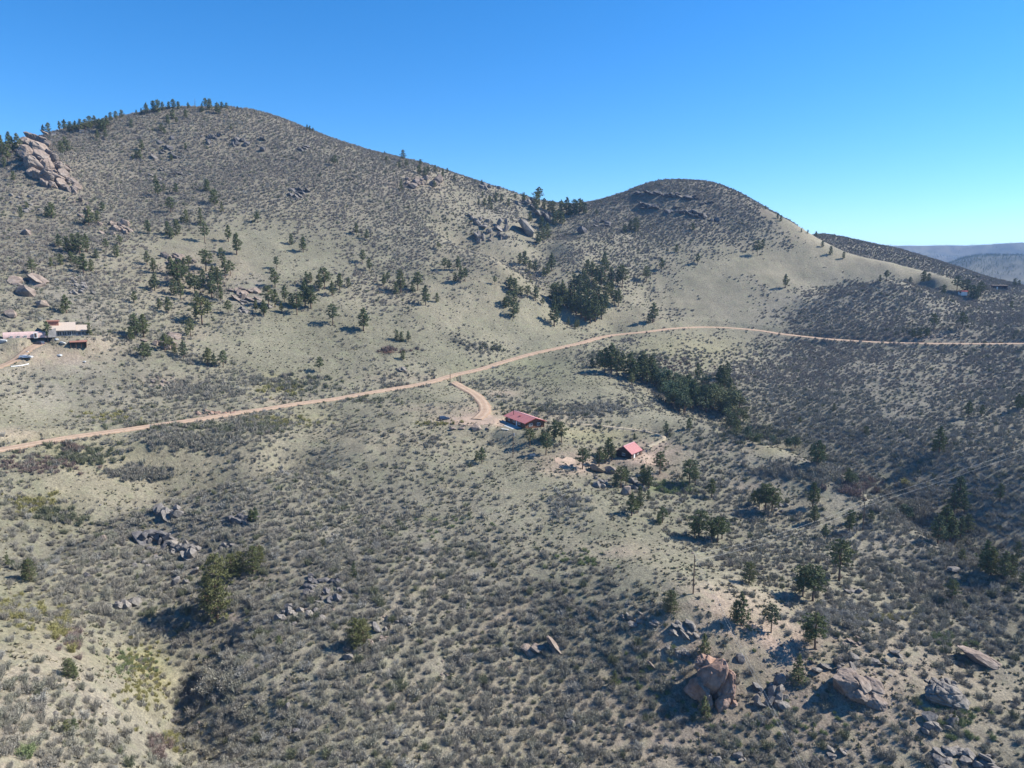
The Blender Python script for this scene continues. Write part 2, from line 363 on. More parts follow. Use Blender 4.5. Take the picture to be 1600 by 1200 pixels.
SPOTS = [  # finer corrections to the shrub map: bearing, extent, density
 (1270,425,110,22,.10),(1150,470,120,24,.08),(1050,485,90,18,.06),(1340,425,80,10,.05),(1400,455,150,14,.86),(1300,490,60,18,.86),(1380,500,120,14,.86),(1500,490,80,16,.75),
 (360,385,80,26,.12),(430,400,60,40,.16),(450,540,70,26,.12),(560,520,90,24,.08),(640,500,60,14,.2),(800,505,60,20,.08),(700,505,80,14,.15),(680,615,50,10,.05),(660,640,60,14,.15),
 (430,575,36,10,.1),(60,560,60,12,.1),(120,545,60,8,.12),(60,650,50,14,.1),(200,720,70,10,.2),(400,700,80,8,.15),(560,690,80,10,.15),(700,715,50,14,.25),(850,745,60,20,.2),(900,790,60,24,.22),(950,850,50,20,.25),
 (900,590,60,14,.15),(860,615,60,10,.2),(1000,660,80,10,.12),(920,680,60,10,.1),(1008,708,44,16,.03),(905,728,40,10,.06),(730,655,50,10,.03),(1220,706,40,8,.1),
 (300,230,220,46,.97),(500,270,170,40,.95),(180,330,100,46,.9),(60,400,80,50,.8),(620,330,60,40,.8),(600,400,50,40,.75),(1080,330,120,40,.95),(960,400,60,40,.8),
 (130,750,110,34,.22),(330,725,120,12,.2),(60,790,60,20,.25),(200,778,60,14,.2),(310,745,80,12,.2),(80,830,60,16,.2),(200,860,80,24,.95),(330,820,110,30,.95),(460,800,120,40,.95),(230,1060,34,44,.05),(160,1050,50,24,.3),(60,1130,120,80,.9),(120,1000,60,14,.45),(40,960,40,26,.3),
 (1110,940,36,14,.2),(1170,1000,70,16,.35),(1300,990,60,20,.5)]
def shrub_density(x, y, z):
    u, v, dep = project(x, y, z); d = dens_uv(u, v)
    for su_, sv__, ru, rv, val in SPOTS:
        w = np.clip(1.5*np.exp(-(((u-su_)/ru)**2+((v-sv__)/rv)**2)), 0, 1); d = d*(1-w) + val*w
    r = np.hypot(x, y); k = 1 - sstep(5, 12, near_line(u, v, [(1196,330),(1240,354),(1290,386),(1350,408),(1400,421),(1460,437),(1500,446)])); k = k*(r < 720)
    for ln, wd, _ in TRAILS: d = d*(1 - .5*(1 - sstep(wd*.7, wd*1.7, near_line(u, v, ln)))*(r < 420))
    d = d*(1-k) + .03*k; d = np.where((r > 735) & (u > 1272), .97, d)
    n = fbm(x/16, y/16, 3, 81) + 0.6*fbm(x/50, y/50, 2, 91)
    return np.clip(d + 0.9*n*(d > 0.05)*(1.2-d), 0, 1)
def cover(x, y, z):
    u, v, dep = project(x, y, z); ok = (u > -250) & (u < 1850) & (v > 0) & (v < 1500) & (dep > 20)
    n = fbm(x/13, y/13, 4, 51); n2 = fbm(x/45, y/45, 3, 61); n3 = fbm(x/4, y/4, 2, 71)
    c = np.empty((len(x), 3)); c[:] = GRASS
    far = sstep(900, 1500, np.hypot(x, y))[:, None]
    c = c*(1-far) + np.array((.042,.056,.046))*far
    for tu, tv, ru, rv, colr, s in TINTS:
        w = s*np.exp(-(((u-tu)/ru)**2 + ((v-tv)/rv)**2)**1.0)*ok
        m = w > 0.01; ww = np.clip(1.35*w[m]*(1 + 2.0*n[m]), 0, min(1, s*1.25))[:, None]; c[m] = c[m]*(1-ww) + np.array(colr)*ww
    rr_ = np.hypot(x, y)
    for ln, wd, colr in TRAILS:
        w = .4*(1 - sstep(wd*.6, wd*1.5, near_line(u, v, ln)*(1+1.2*n)))*(rr_ < 420)*ok; c = c*(1-w[:, None]) + np.array(colr)*w[:, None]
    lit = (np.clip(shrub_density(x, y, z)*1.25-.2, 0, 1)*(.62+.8*n)).clip(0, .85)[:, None]*(1-far); c = c*(1-lit) + np.array((.168,.154,.126))*lit   # dead leaves and twigs under the brush
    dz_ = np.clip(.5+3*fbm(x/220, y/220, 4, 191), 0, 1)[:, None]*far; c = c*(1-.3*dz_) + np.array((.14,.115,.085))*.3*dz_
    c *= (1 + 0.35*n2 + 0.30*n + 0.25*n3)[:, None]
    t = np.clip(0.5 + 2.6*n2 + 1.2*n, 0, 1)[:, None]; c = c*(1 - 0.25*t) + np.array(TAN)*0.25*t
    return np.clip(c, 0.02, 0.8)
def off_roads(x, y, margin):
    ok = np.ones(len(x), bool)
    for rt in ROUTES:
        c = rt['c']
        for i in range(0, len(x), 20000):
            d2 = ((x[i:i+20000, None]-c[:, 0])**2 + (y[i:i+20000, None]-c[:, 1])**2).min(1)
            ok[i:i+20000] &= d2 > (rt['w']/2+margin)**2
    for px, py, pr, pz in PADS: ok &= np.hypot(x-px, y-py) > pr*0.8
    return ok

# ------------------------------------------------------------------ the ground: one sheet to the horizon
az = np.concatenate([np.arange(-180, -60, 4.0), np.arange(-60, -40, 0.8), np.arange(-40, 40, 0.14), np.arange(40, 60, 0.8), np.arange(60, 180, 4.0)])
rr = np.concatenate([np.geomspace(4, 70, 16)[:-1], np.geomspace(70, 880, 500)[:-1], np.geomspace(880, 7600, 110)])
AZ, RR = np.meshgrid(np.radians(az), rr); gx = (RR*np.sin(AZ)).ravel(); gy = (RR*np.cos(AZ)).ravel()
gz = land(gx, gy); na, nr = len(az), len(rr)
ii = np.arange(nr-1)[:, None]*na; jj = np.arange(na)[None]; j2 = (jj+1) % na
quads = np.stack([ii+jj, ii+j2, ii+na+j2, ii+na+jj], -1).reshape(-1, 4)[:, ::-1]
me = bpy.data.meshes.new('ground'); me.vertices.add(len(gx)); me.vertices.foreach_set('co', np.c_[gx, gy, gz].astype(np.float32).ravel())
me.loops.add(quads.size); me.loops.foreach_set('vertex_index', quads.astype(np.int32).ravel())
me.polygons.add(len(quads)); me.polygons.foreach_set('loop_start', np.arange(0, quads.size, 4, dtype=np.int32))
me.polygons.foreach_set('use_smooth', np.ones(len(quads), bool)); me.update(); me.validate()
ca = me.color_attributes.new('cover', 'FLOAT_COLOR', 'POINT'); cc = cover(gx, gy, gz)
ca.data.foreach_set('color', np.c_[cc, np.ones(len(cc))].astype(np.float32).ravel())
def b_ground(nt, b):
    at_ = N(nt, 'ShaderNodeAttribute', attribute_name='cover')
    n1 = noise(nt, 0.9, 5, rough=0.7); n2 = noise(nt, 3.0, 4, rough=0.7); n3 = noise(nt, 0.22, 4)
    c = mixc(nt, 1.0, at_.outputs[0], ramp(nt, n1, [(.30, (.62,.60,.56)), (.5, (1,1,1)), (.72, (1.35,1.33,1.25))]), 'MULTIPLY')
    c = mixc(nt, 1.0, c, ramp(nt, n2, [(.34, (.60,.60,.58)), (.5, (1,1,1)), (.66, (1.28,1.25,1.2))]), 'MULTIPLY')
    c = mixc(nt, ramp(nt, n3, [(.5, (0,0,0)), (.7, (.35,.35,.35))]), c, (.23,.24,.145))
    nt.links.new(c, b.inputs['Base Color'])
    bm = N(nt, 'ShaderNodeBump', Strength=0.7, Distance=0.5); nt.links.new(n1, bm.inputs['Height']); nt.links.new(bm.outputs[0], b.inputs['Normal'])
M_GROUND = mat('dry_grassland', b_ground)
tag(link('ground', me, M_GROUND), kind='structure')

# roads as ribbons with a crown, ruts and soft edges
def b_road(nt, b):
    a = N(nt, 'ShaderNodeAttribute', attribute_name='across'); n1 = noise(nt, 0.5, 4); n2 = noise(nt, 2.5, 3)
    c = ramp(nt, a.outputs[2], [(0, (.28,.235,.16)), (.14, (.36,.25,.18)), (.27, (.475,.365,.27)), (.38, (.40,.295,.215)), (.5, (.38,.27,.195)), (.62, (.40,.295,.215)), (.73, (.475,.365,.27)), (.86, (.36,.25,.18)), (1, (.28,.235,.16))])
    c = mixc(nt, 1.0, c, ramp(nt, n1, [(.3, (.80,.78,.76)), (.7, (1.12,1.1,1.06))]), 'MULTIPLY')
    c = mixc(nt, 1.0, c, ramp(nt, n2, [(.3, (.85,.85,.85)), (.7, (1.1,1.1,1.1))]), 'MULTIPLY')
    nt.links.new(c, b.inputs['Base Color'])
    bm = N(nt, 'ShaderNodeBump', Strength=0.4, Distance=0.1); nt.links.new(n2, bm.inputs['Height']); nt.links.new(bm.outputs[0], b.inputs['Normal'])
M_ROAD = mat('red_gravel', b_road)
M_PATH = mat('tan_dust', lambda nt, b: nt.links.new(ramp(nt, noise(nt, .6, 4), [(.3, (.30,.26,.18)), (.7, (.42,.345,.25))]), b.inputs['Base Color']))
def ribbon(name, rt, bank=0.0, m_=None):
    c, z, w = rt['c'], rt['z'], rt['w']; t = np.gradient(c, axis=0); t /= np.linalg.norm(t, axis=1)[:, None]; nrm = np.c_[-t[:, 1], t[:, 0]]
    ks = np.linspace(-1, 1, 9); vs = []; ac = []
    for i in range(len(c)):
        for k in ks:
            e = 1 + 0.14*math.sin(i*0.9 + 2*k) + 0.42*(random.random()-.5)*(abs(k) == 1)
            p = c[i] + nrm[i]*k*w/2*e; s = 1 if nrm[i][1] > 0 else -1
            zz = z[i] + 0.10*(1-k*k) - (0.55 if abs(k) == 1 else 0.0) + bank*k*s*w/2
            vs.append((p[0], p[1], zz)); ac.append(0.5+0.5*k)
    m = len(ks); fs = [(i*m+k, i*m+k+1, (i+1)*m+k+1, (i+1)*m+k) for i in range(len(c)-1) for k in range(m-1)]
    me = mesh_from(name, vs, fs, True)
    if me.polygons[0].normal.z < 0: me.flip_normals()
    a = me.attributes.new('across', 'FLOAT', 'POINT'); a.data.foreach_set('value', ac)
    return tag(link(name, me, m_ or M_ROAD), kind='structure')
ribbon('road', ROAD, 0.05); ribbon('driveway', DRIVE); ribbon('farm_track', LEFTDRIVE); ribbon('footpath', CABINTRACK, 0, M_PATH)

def patch(name, outline, m_, step=.9, lift=.10):
    """a bare earth area draped on the land inside a surveyed outline"""
    pl = np.array([hit(u, v, LAND) for u, v in outline]); x0, y0 = pl.min(0)-2; x1, y1 = pl.max(0)+2
    X, Y = np.meshgrid(np.arange(x0, x1, step), np.arange(y0, y1, step)); px, py = X.ravel(), Y.ravel(); ins = np.zeros(len(px), bool)
    wx = px + 2.6*fbm(px/4, py/4, 3, 201); wy = py + 2.6*fbm(px/4, py/4, 3, 211)
    for i in range(len(pl)):
        (ax, ay), (bx, by) = pl[i], pl[(i+1) % len(pl)]; c = ((ay > wy) != (by > wy)) & (wx < (bx-ax)*(wy-ay)/(by-ay+1e-12)+ax); ins ^= c
    ins = ins.reshape(X.shape); full = ins[:-1, :-1] & ins[1:, :-1] & ins[:-1, 1:] & ins[1:, 1:]; nx = X.shape[1]; jj, ii_ = np.where(full)
    fs = [(j*nx+i, j*nx+i+1, (j+1)*nx+i+1, (j+1)*nx+i) for j, i in zip(jj, ii_)]; used = sorted({k for f in fs for k in f}); mp = {k: n for n, k in enumerate(used)}
    z = LAND(px[used], py[used]) + lift; me = mesh_from(name, np.c_[px[used], py[used], z], [tuple(mp[k] for k in f) for f in fs], True)
    return tag(link(name, me, m_), kind='structure')
def b_yard(nt, b):
    n1 = noise(nt, .22, 5, rough=.7); n2 = noise(nt, 1.6, 4)
    c = ramp(nt, n1, [(.3, (.28,.235,.175)), (.48, (.35,.265,.205)), (.62, (.44,.335,.26))]); c = mixc(nt, 1.0, c, ramp(nt, n2, [(.3, (.82,.82,.8)), (.7, (1.12,1.1,1.08))]), 'MULTIPLY'); nt.links.new(c, b.inputs['Base Color'])
M_YARD = mat('bare_red_earth', b_yard)
patch('yard', [(702,661),(712,655),(728,650),(742,645),(752,641),(762,643),(768,651),(780,656),(794,662),(788,667),(768,664),(748,665),(730,665),(714,664)], M_YARD)
patch('cabin_yard', [(998,708),(1006,702),(1022,706),(1040,716),(1050,726),(1042,734),(1022,728),(1005,722),(994,718)], M_YARD, .8)
patch('bare_earth', [(862,716),(880,712),(900,718),(905,725),(890,730),(868,726)], M_YARD, .8)
# ------------------------------------------------------------------ rocks
def hull(name, pts):
    bm = bmesh.new()
    for p in pts: bm.verts.new(p)
    r = bmesh.ops.convex_hull(bm, input=bm.verts)
    bmesh.ops.delete(bm, geom=[g for g in r['geom_interior'] if isinstance(g, bmesh.types.BMVert)], context='VERTS')
    bmesh.ops.dissolve_limit(bm, angle_limit=R(9), verts=bm.verts, edges=bm.edges)
    bmesh.ops.triangulate(bm, faces=bm.faces); me = bpy.data.meshes.new(name); bm.to_mesh(me); bm.free(); return me
def block(seed, fx, fy, fz, n=22, boxy=.7):
    random.seed(seed); pts = []
    for _ in range(n):
        d = Vector((random.gauss(0,1), random.gauss(0,1), random.gauss(0,1))).normalized()
        m = max(abs(d.x), abs(d.y), abs(d.z)); d = d*(1-boxy) + d/m*boxy*.9
        pts.append((d.x*fx*random.uniform(.85,1.1), d.y*fy*random.uniform(.85,1.1), d.z*fz*random.uniform(.85,1.1)))
    return hull('boulder', pts)
def craggy(seed, fx, fy, fz, cracks=5, cut=(.62,.86), wob=.20):
    """a big rock: dense hull pushed in along joint planes"""
    random.seed(seed); bm = bmesh.new(); bmesh.ops.create_icosphere(bm, subdivisions=4 if seed >= 30 else 5, radius=1)
    planes = [(Vector((random.gauss(0,1), random.gauss(0,1), random.gauss(0,.8))).normalized(), random.uniform(*cut)) for _ in range(16)]
    joints = [(Vector((random.gauss(0,.9), random.gauss(0,.5), random.gauss(0,1))).normalized(), random.uniform(-.5,.5), random.uniform(.03,.06)) for _ in range(cracks)]
    for v in bm.verts:
        c = v.co.copy()
        for pn, pd in planes:
            k = c.dot(pn)
            if k > pd: c -= pn*(k-pd)*.95
        e = fbm(np.array([c.x*2.2+c.z*1.3+seed]), np.array([c.y*2.2-c.z*1.7]), 4, seed)[0]; c *= 1 + wob*e + .05*fbm(np.array([c.x*9+seed]), np.array([c.y*9+c.z*8]), 2, seed+3)[0]
        for jn, jo, jw in joints:
            t = abs(c.dot(jn)-jo + .06*e)
            if t < jw: c *= 1 - .10*(1-t/jw)
            c += jn*(.03 if c.dot(jn) > jo else -.03)*(.5+e)
        v.co = Vector((c.x*fx, c.y*fy, c.z*fz))
    me = bpy.data.meshes.new('rock_mass'); bm.to_mesh(me); bm.free(); return me
def b_rock(cols):
    def f(nt, b):
        oi = N(nt, 'ShaderNodeObjectInfo'); n1 = noise(nt, .7, 5, rough=.7); n2 = noise(nt, 3.5, 4); n3 = noise(nt, .25, 3)
        c = ramp(nt, n1, [(.32, cols[0]), (.5, cols[1]), (.66, cols[2])])
        c = mixc(nt, ramp(nt, n3, [(.5, (0,0,0)), (.66, (.6,.6,.6))]), c, cols[3])
        c = mixc(nt, 1.0, c, ramp(nt, n2, [(.34, (.72,.72,.72)), (.66, (1.22,1.2,1.17))]), 'MULTIPLY')
        c = mixc(nt, 1.0, c, ramp(nt, oi.outputs['Random'], [(0, (.85,.85,.87)), (1, (1.14,1.1,1.06))]), 'MULTIPLY')
        nt.links.new(c, b.inputs['Base Color'])
        bm = N(nt, 'ShaderNodeBump', Strength=.8, Distance=.35); nt.links.new(n1, bm.inputs['Height']); nt.links.new(bm.outputs[0], b.inputs['Normal'])
    return f
M_ROCK = {'grey': mat('grey_granite', b_rock([(.145,.134,.122), (.21,.195,.178), (.28,.262,.24), (.165,.16,.145)])),
          'pink': mat('pink_granite', b_rock([(.165,.135,.115), (.245,.20,.168), (.305,.255,.22), (.20,.185,.165)])),
          'red': mat('red_granite', b_rock([(.20,.13,.095), (.31,.205,.155), (.36,.265,.22), (.24,.215,.19)])),
          'dark': mat('dark_schist', b_rock([(.10,.095,.095), (.15,.142,.14), (.21,.20,.19), (.13,.13,.125)]))}
def with_mat(me, m): me = me.copy(); me.materials.clear(); me.materials.append(m); return me
SH = {'block': [block(700+i, 1, .85, .8) for i in range(5)], 'slab': [block(720+i, 1.25, .95, .42, 20, .8) for i in range(4)], 'pillar': [block(740+i, .6, .6, 1.35, 20, .75) for i in range(4)]}
BANK = {(s, c): [with_mat(m, M_ROCK[c]) for m in ms] for s, ms in SH.items() for c in M_ROCK}
ROCKS = []; FOOT = []
def rock_piece(me, x, y, z, r, parent=None, lean=.5, name='boulder'):
    o = link(name, me, parent=parent); L = Vector((x, y, z)) - (parent.location if parent else Vector()); o.location = L
    o.rotation_euler = (random.gauss(0,.18), random.gauss(lean,.2), random.gauss(.1,.45) + random.choice((0, math.pi))*(lean == 0)); o.scale = (r*random.uniform(.85,1.2), r*random.uniform(.8,1.2), r*random.uniform(.8,1.2)); return o
def outcrop(label, u, v, w, h, n, style, col, seed, lean=.5, big=1.0, line=None, cat='rock outcrop'):
    """boulders about a bearing: w and h are the apparent extent, or line = list of bearings they follow"""
    random.seed(seed); p0 = at(u, v); e = empty('rock_outcrop', p0); tag(e, label, cat); ROCKS.append(e); k = 0
    for _ in range(n*4):
        if k >= n: break
        if line:
            t = random.uniform(0, len(line)-1.001); i = int(t); a, b = line[i], line[i+1]; uu = a[0]+(b[0]-a[0])*(t-i); vv = a[1]+(b[1]-a[1])*(t-i)
        else: uu, vv = u, v
        p = at(uu+random.uniform(-.5,.5)*w, vv+random.uniform(-.5,.5)*h)
        if p is None: continue
        dep = float(project(*map(np.array, p))[2]); r = dep/F*math.sqrt(w*h)/math.sqrt(n)*.74*random.uniform(.55,1.45)*big
        st = style if random.random() < .75 else random.choice(('block', 'slab')); me = random.choice(BANK[(st, col)])
        rock_piece(me, p[0], p[1], p[2]+r*.34, r, e, lean); FOOT.append((p[0], p[1], r*1.15)); k += 1
    return e
def lone(label, u, v, w, style, col, seed, lean=.35):
    random.seed(seed); p = at(u, v); dep = float(project(*map(np.array, p))[2]); r = dep/F*w*.5
    o = rock_piece(random.choice(BANK[(style, col)]), p[0], p[1], p[2]+r*.4, r, None, lean); FOOT.append((p[0], p[1], r*1.4)); tag(o, label, 'boulder'); ROCKS.append(o); return o
# the tall crag on the left skyline
CRAG = [with_mat(craggy(30+i, 1.15, 1.05, .85, 6, (.52,.78), .12), M_ROCK['pink']) for i in range(4)]
random.seed(3); pc = at(66, 262); crag = empty('rock_crag', pc); tag(crag, 'tall pale pink crag of tilted slabs on the left skyline', 'crag'); ROCKS.append(crag)
for (uu, vv, rx, rz, up, st) in [(50,206,11,9,5,'block'),(62,214,10,8,2,'block'),(46,222,15,12,2,'slab'),(62,228,17,13,1,'slab'),(44,238,17,14,0,'slab'),(66,244,17,14,0,'block'),(80,240,13,12,0,'slab'),(54,252,18,14,0,'block'),(76,258,15,12,0,'slab'),(94,256,12,12,0,'slab'),
    (60,268,13,10,0,'block'),(72,272,14,10,0,'block'),(86,270,13,9,0,'block'),(100,268,11,9,0,'slab'),(50,264,10,8,0,'block'),(112,276,9,7,0,'block'),(96,280,10,7,0,'block'),(84,282,9,6,0,'block'),(106,288,8,6,0,'pillar'),(70,281,9,7,0,'block'),(120,284,7,6,0,'block')]:
    p = at(uu, vv+9) or at(uu, vv+16) or at(uu, vv+26)
    dep = float(project(*map(np.array, p))[2]); s = dep/F
    o = rock_piece(random.choice(CRAG), p[0], p[1], p[2]+s*(rz*.35+up*.8), s*rx, crag, .55); o.scale = (s*rx*1.0, s*rx*1.0, s*rz*1.1); FOOT.append((p[0], p[1], s*rx))
for _ in range(34):
    t = random.random(); uu = 44+t*76+random.gauss(0,13); vv = 208+t*82+random.gauss(0,12); p = at(uu, vv+8)
    if p is None: continue
    s = float(project(*map(np.array, p))[2])/F; r = s*random.uniform(3,6.5); rock_piece(random.choice(BANK[('block', 'pink')]+BANK[('slab', 'pink')]), p[0], p[1]-random.uniform(0,3), p[2]+s*random.uniform(2,9)*(1-t*.6), r, crag, .5)
outcrop('broken grey ribs of rock trailing down from the crag', 115, 315, 22, 18, 16, 'pillar', 'pink', 5, .55, 1.1, [(100,300),(118,312),(130,330),(146,345)])
outcrop('pale jumbled boulders at the lower end of the crag ribs', 180, 358, 50, 18, 18, 'block', 'pink', 6, .5, 1.0)
outcrop('small pale blocks scattered on the left edge slope', 40, 320, 60, 30, 14, 'block', 'grey', 7, .4, .4)
lone('lone pinkish boulder on the left edge slope', 41, 366, 15, 'block', 'pink', 8)
outcrop('dark rock ledges under the summit pines', 268, 240, 52, 30, 18, 'slab', 'dark', 9, .45, .5, [(240,225),(262,236),(275,245),(262,262),(256,275)])
outcrop('dark blocky outcrop right below the summit', 330, 217, 34, 18, 12, 'block', 'dark', 10, .4, .8)
outcrop('scattered dark stones on the upper right shoulder of the left hill', 388, 226, 46, 14, 9, 'block', 'dark', 11, .4, .7)
lone('small black rock high on the left hill slope', 411, 236, 10, 'block', 'dark', 12)
outcrop('small dark outcrop under the skyline of the left hill', 472, 232, 22, 9, 8, 'slab', 'dark', 13, .45, .9)
outcrop('dark ledge with grey stones in mid slope scrub', 468, 302, 34, 14, 12, 'slab', 'dark', 14, .45, .9)
outcrop('pale pink cliff band under the skyline pines', 660, 287, 56, 14, 18, 'block', 'pink', 15, .3, 1.1)
outcrop('pillared grey cliff left of the gully', 768, 365, 46, 30, 24, 'pillar', 'grey', 16, .3, 1.0)
outcrop('grey rubble above the pillared cliff', 745, 345, 36, 16, 12, 'block', 'grey', 17, .4, .8)
lone('big leaning grey slab with a dark left face', 822, 364, 34, 'slab', 'grey', 18, .75)
outcrop('grey fin of rock among pines below the saddle', 852, 338, 26, 16, 8, 'slab', 'grey', 19, .75, 1.2)
outcrop('knobbly rocks on the skyline near the saddle', 818, 322, 36, 14, 12, 'block', 'grey', 20, .5, .9)
outcrop('small rocky knob on the ridge line', 770, 292, 40, 8, 9, 'block', 'grey', 21, .4, .8)
lone('dark square block at the foot of the round hill', 909, 364, 18, 'block', 'dark', 22)
outcrop('low dark ledge right of the saddle', 940, 350, 22, 8, 7, 'slab', 'dark', 23, .3, .9)
outcrop('upper dark rock band across the round hill', 1040, 305, 16, 6, 34, 'slab', 'dark', 24, .3, 3.2, [(985,304),(1020,303),(1050,306),(1085,312),(1110,320)])
outcrop('lower dark rock band across the round hill', 1040, 328, 16, 6, 34, 'slab', 'dark', 25, .3, 3.2, [(1000,322),(1035,326),(1065,331),(1090,336),(1120,345)])
outcrop('big pale tilted slab above the white house', 44, 452, 42, 24, 7, 'slab', 'pink', 26, .4, 1.15)
lone('pale rounded boulder right above the white house', 67, 479, 18, 'block', 'pink', 27)
lone('pinkish oval boulder at the left edge above the house', 17, 494, 20, 'block', 'pink', 28)
outcrop('grey talus patch right of the tilted slab', 128, 448, 44, 24, 22, 'block', 'grey', 29, .3, .7)
outcrop('pale boulders inside the upper pine grove', 278, 408, 56, 18, 14, 'block', 'pink', 30, .45, .85)
outcrop('jointed pink outcrop below the grove', 384, 462, 44, 18, 16, 'slab', 'pink', 31, .4, 1.0)
outcrop('grey slabs trailing right of the pink outcrop', 400, 480, 50, 16, 14, 'slab', 'grey', 32, .45, .7)
outcrop('pale boulders in the draw right of the white house', 250, 535, 50, 24, 9, 'block', 'pink', 33, .3, .7)
outcrop('small reddish stones on the slope above the road', 260, 597, 60, 16, 14, 'block', 'pink', 34, .3, .5)
outcrop('red stones along the left road cut', 336, 646, 80, 5, 22, 'block', 'red', 35, .2, .9)
outcrop('grey stones near the brush pile', 630, 576, 24, 8, 6, 'block', 'grey', 36, .3, .8)
outcrop('dark rocks on the knoll road cut', 1480, 526, 70, 4, 14, 'block', 'grey', 37, .3, .6)
lone('long flat pinkish slab below the cabin', 932, 736, 22, 'slab', 'pink', 38)
lone('pinkish boulder below the cabin pines', 954, 739, 19, 'block', 'pink', 39)
lone('tall pink boulder downhill of the cabin', 979, 772, 22, 'block', 'pink', 40)
outcrop('grey jumbled rocks downhill of the cabin', 960, 755, 60, 18, 16, 'block', 'grey', 41, .4, .8)
outcrop('grey blocks downhill right of the pink boulder', 1000, 758, 34, 12, 8, 'block', 'grey', 42, .4, .9)
outcrop('flat pale stones on the brow left of the house', 735, 671, 60, 3, 5, 'slab', 'pink', 43, .1, 1.3)
# near slope
outcrop('craggy dark outcrop on the spur, upper left', 262, 803, 30, 14, 9, 'block', 'grey', 44, .5, 1.4)
outcrop('dark rocky rib casting a long shadow', 242, 850, 44, 22, 12, 'pillar', 'dark', 45, .5, 1.55)
outcrop('jointed grey outcrop right of the dark rib', 288, 862, 44, 26, 16, 'block', 'grey', 46, .5, 1.3)
outcrop('grey stones strewn below the jointed outcrop', 232, 880, 50, 16, 10, 'block', 'grey', 47, .4, .6)
lone('pinkish boulder on the left spur flank', 163, 842, 11, 'block', 'pink', 48)
lone('upright grey rock beside the big bushy pine', 304, 896, 15, 'pillar', 'grey', 49)
lone('pale rounded boulder left of the big bushy pine', 276, 911, 18, 'block', 'grey', 50)
lone('pale block beside the rounded boulder', 290, 911, 10, 'block', 'grey', 51)
outcrop('twin grey blocks on the lower left slope', 198, 948, 24, 12, 4, 'block', 'grey', 52, .4, 1.35)
lone('dark stone low on the left slope', 136, 900, 11, 'block', 'dark', 53)
outcrop('dark rocks above the juniper clump', 380, 812, 40, 12, 9, 'block', 'dark', 54, .5, 1.4)
outcrop('stones on the slope left of the juniper clump', 357, 853, 28, 8, 5, 'block', 'grey', 55, .4, .9)
outcrop('dark talus in the middle of the near slope', 508, 922, 60, 40, 34, 'block', 'dark', 56, .4, .85)
outcrop('broken stones below the dark talus', 470, 965, 70, 30, 18, 'block', 'grey', 57, .4, .75)
lone('dark leaning slab behind the bright bush', 588, 984, 18, 'slab', 'grey', 58, .7)
outcrop('pale stones around the bright bush', 590, 1000, 40, 14, 10, 'block', 'pink', 59, .3, .6)
lone('pale boulder under the bright bush', 544, 1028, 14, 'block', 'grey', 60)
outcrop('small pale stones in a line on the mid slope', 620, 970, 50, 40, 14, 'block', 'grey', 61, .3, .38)
outcrop('tilted brown outcrop in the middle foreground', 845, 1018, 52, 18, 8, 'slab', 'pink', 62, .55, 1.15)
lone('pale wedge of rock right of the tilted outcrop', 1019, 1042, 15, 'slab', 'pink', 63, .6)
outcrop('grey ledges left of the near wooden pole base', 1000, 970, 56, 22, 12, 'slab', 'grey', 64, .5, .75)
outcrop('striped grey ledge above the pink outcrop', 1068, 985, 40, 24, 12, 'slab', 'grey', 65, .6, .9)
outcrop('dark rocks in shadow left of the pink outcrop', 1050, 1018, 50, 16, 12, 'block', 'grey', 66, .4, .8)
lone('flat topped grey boulder right of the pink outcrop', 1157, 1032, 16, 'block', 'grey', 67)
outcrop('grey fins of rock low in the right foreground', 1208, 1088, 50, 36, 18, 'pillar', 'grey', 68, .55, 1.2)
outcrop('grey slabs above the cracked whaleback', 1300, 1040, 80, 24, 11, 'slab', 'grey', 69, .4, .6)
outcrop('small ledges right of the cracked whaleback', 1385, 1030, 50, 20, 7, 'slab', 'grey', 70, .4, .6)
outcrop('pale ledges under the right hand pines', 1335, 1005, 36, 16, 10, 'slab', 'pink', 71, .4, .7)
outcrop('stone ledge on the slope right of the pines', 1335, 925, 26, 12, 6, 'slab', 'grey', 72, .4, .9)
outcrop('bluish grey rocks above the big shaded boulder', 1470, 1070, 50, 20, 10, 'block', 'grey', 73, .45, .9)
outcrop('grey rocks below the big shaded boulder', 1465, 1135, 60, 24, 10, 'block', 'grey', 74, .45, .9)
outcrop('rocks at the bottom right corner', 1520, 1190, 90, 30, 14, 'block', 'grey', 75, .4, .9)
outcrop('bluish rocks at the bottom edge right of centre', 1470, 1185, 40, 20, 6, 'block', 'grey', 76, .4, 1.1)
outcrop('angular stones right of the cracked whaleback foot', 1310, 1178, 26, 16, 5, 'slab', 'grey', 77, .4, .9)
outcrop('small stones at the bottom edge near the red soil', 1130, 1190, 70, 20, 8, 'block', 'grey', 78, .3, .6)
lone('dark block in the bottom centre scrub', 892, 1133, 16, 'block', 'grey', 79)
lone('pale block right of the dark block', 985, 1136, 15, 'block', 'grey', 80)
lone('pale stone in the lower left scrub', 605, 1162, 11, 'block', 'grey', 81)
lone('dark stone at the lower left scrub', 461, 1144, 12, 'block', 'dark', 82)
lone('pale boulder in the centre scrub', 712, 1122, 9, 'block', 'grey', 83)
lone('whitish boulder at the right of the centre scrub', 797, 1046, 9, 'block', 'pink', 84)
lone('pale rock beside the steep left gully', 450, 1110, 14, 'pillar', 'grey', 85)
outcrop('white stones on the slope right of the centre', 1205, 800, 50, 20, 8, 'block', 'grey', 86, .3, .4)
lone('flat pale rock on the spur edge by the gulch', 1490, 892, 16, 'slab', 'grey', 87)
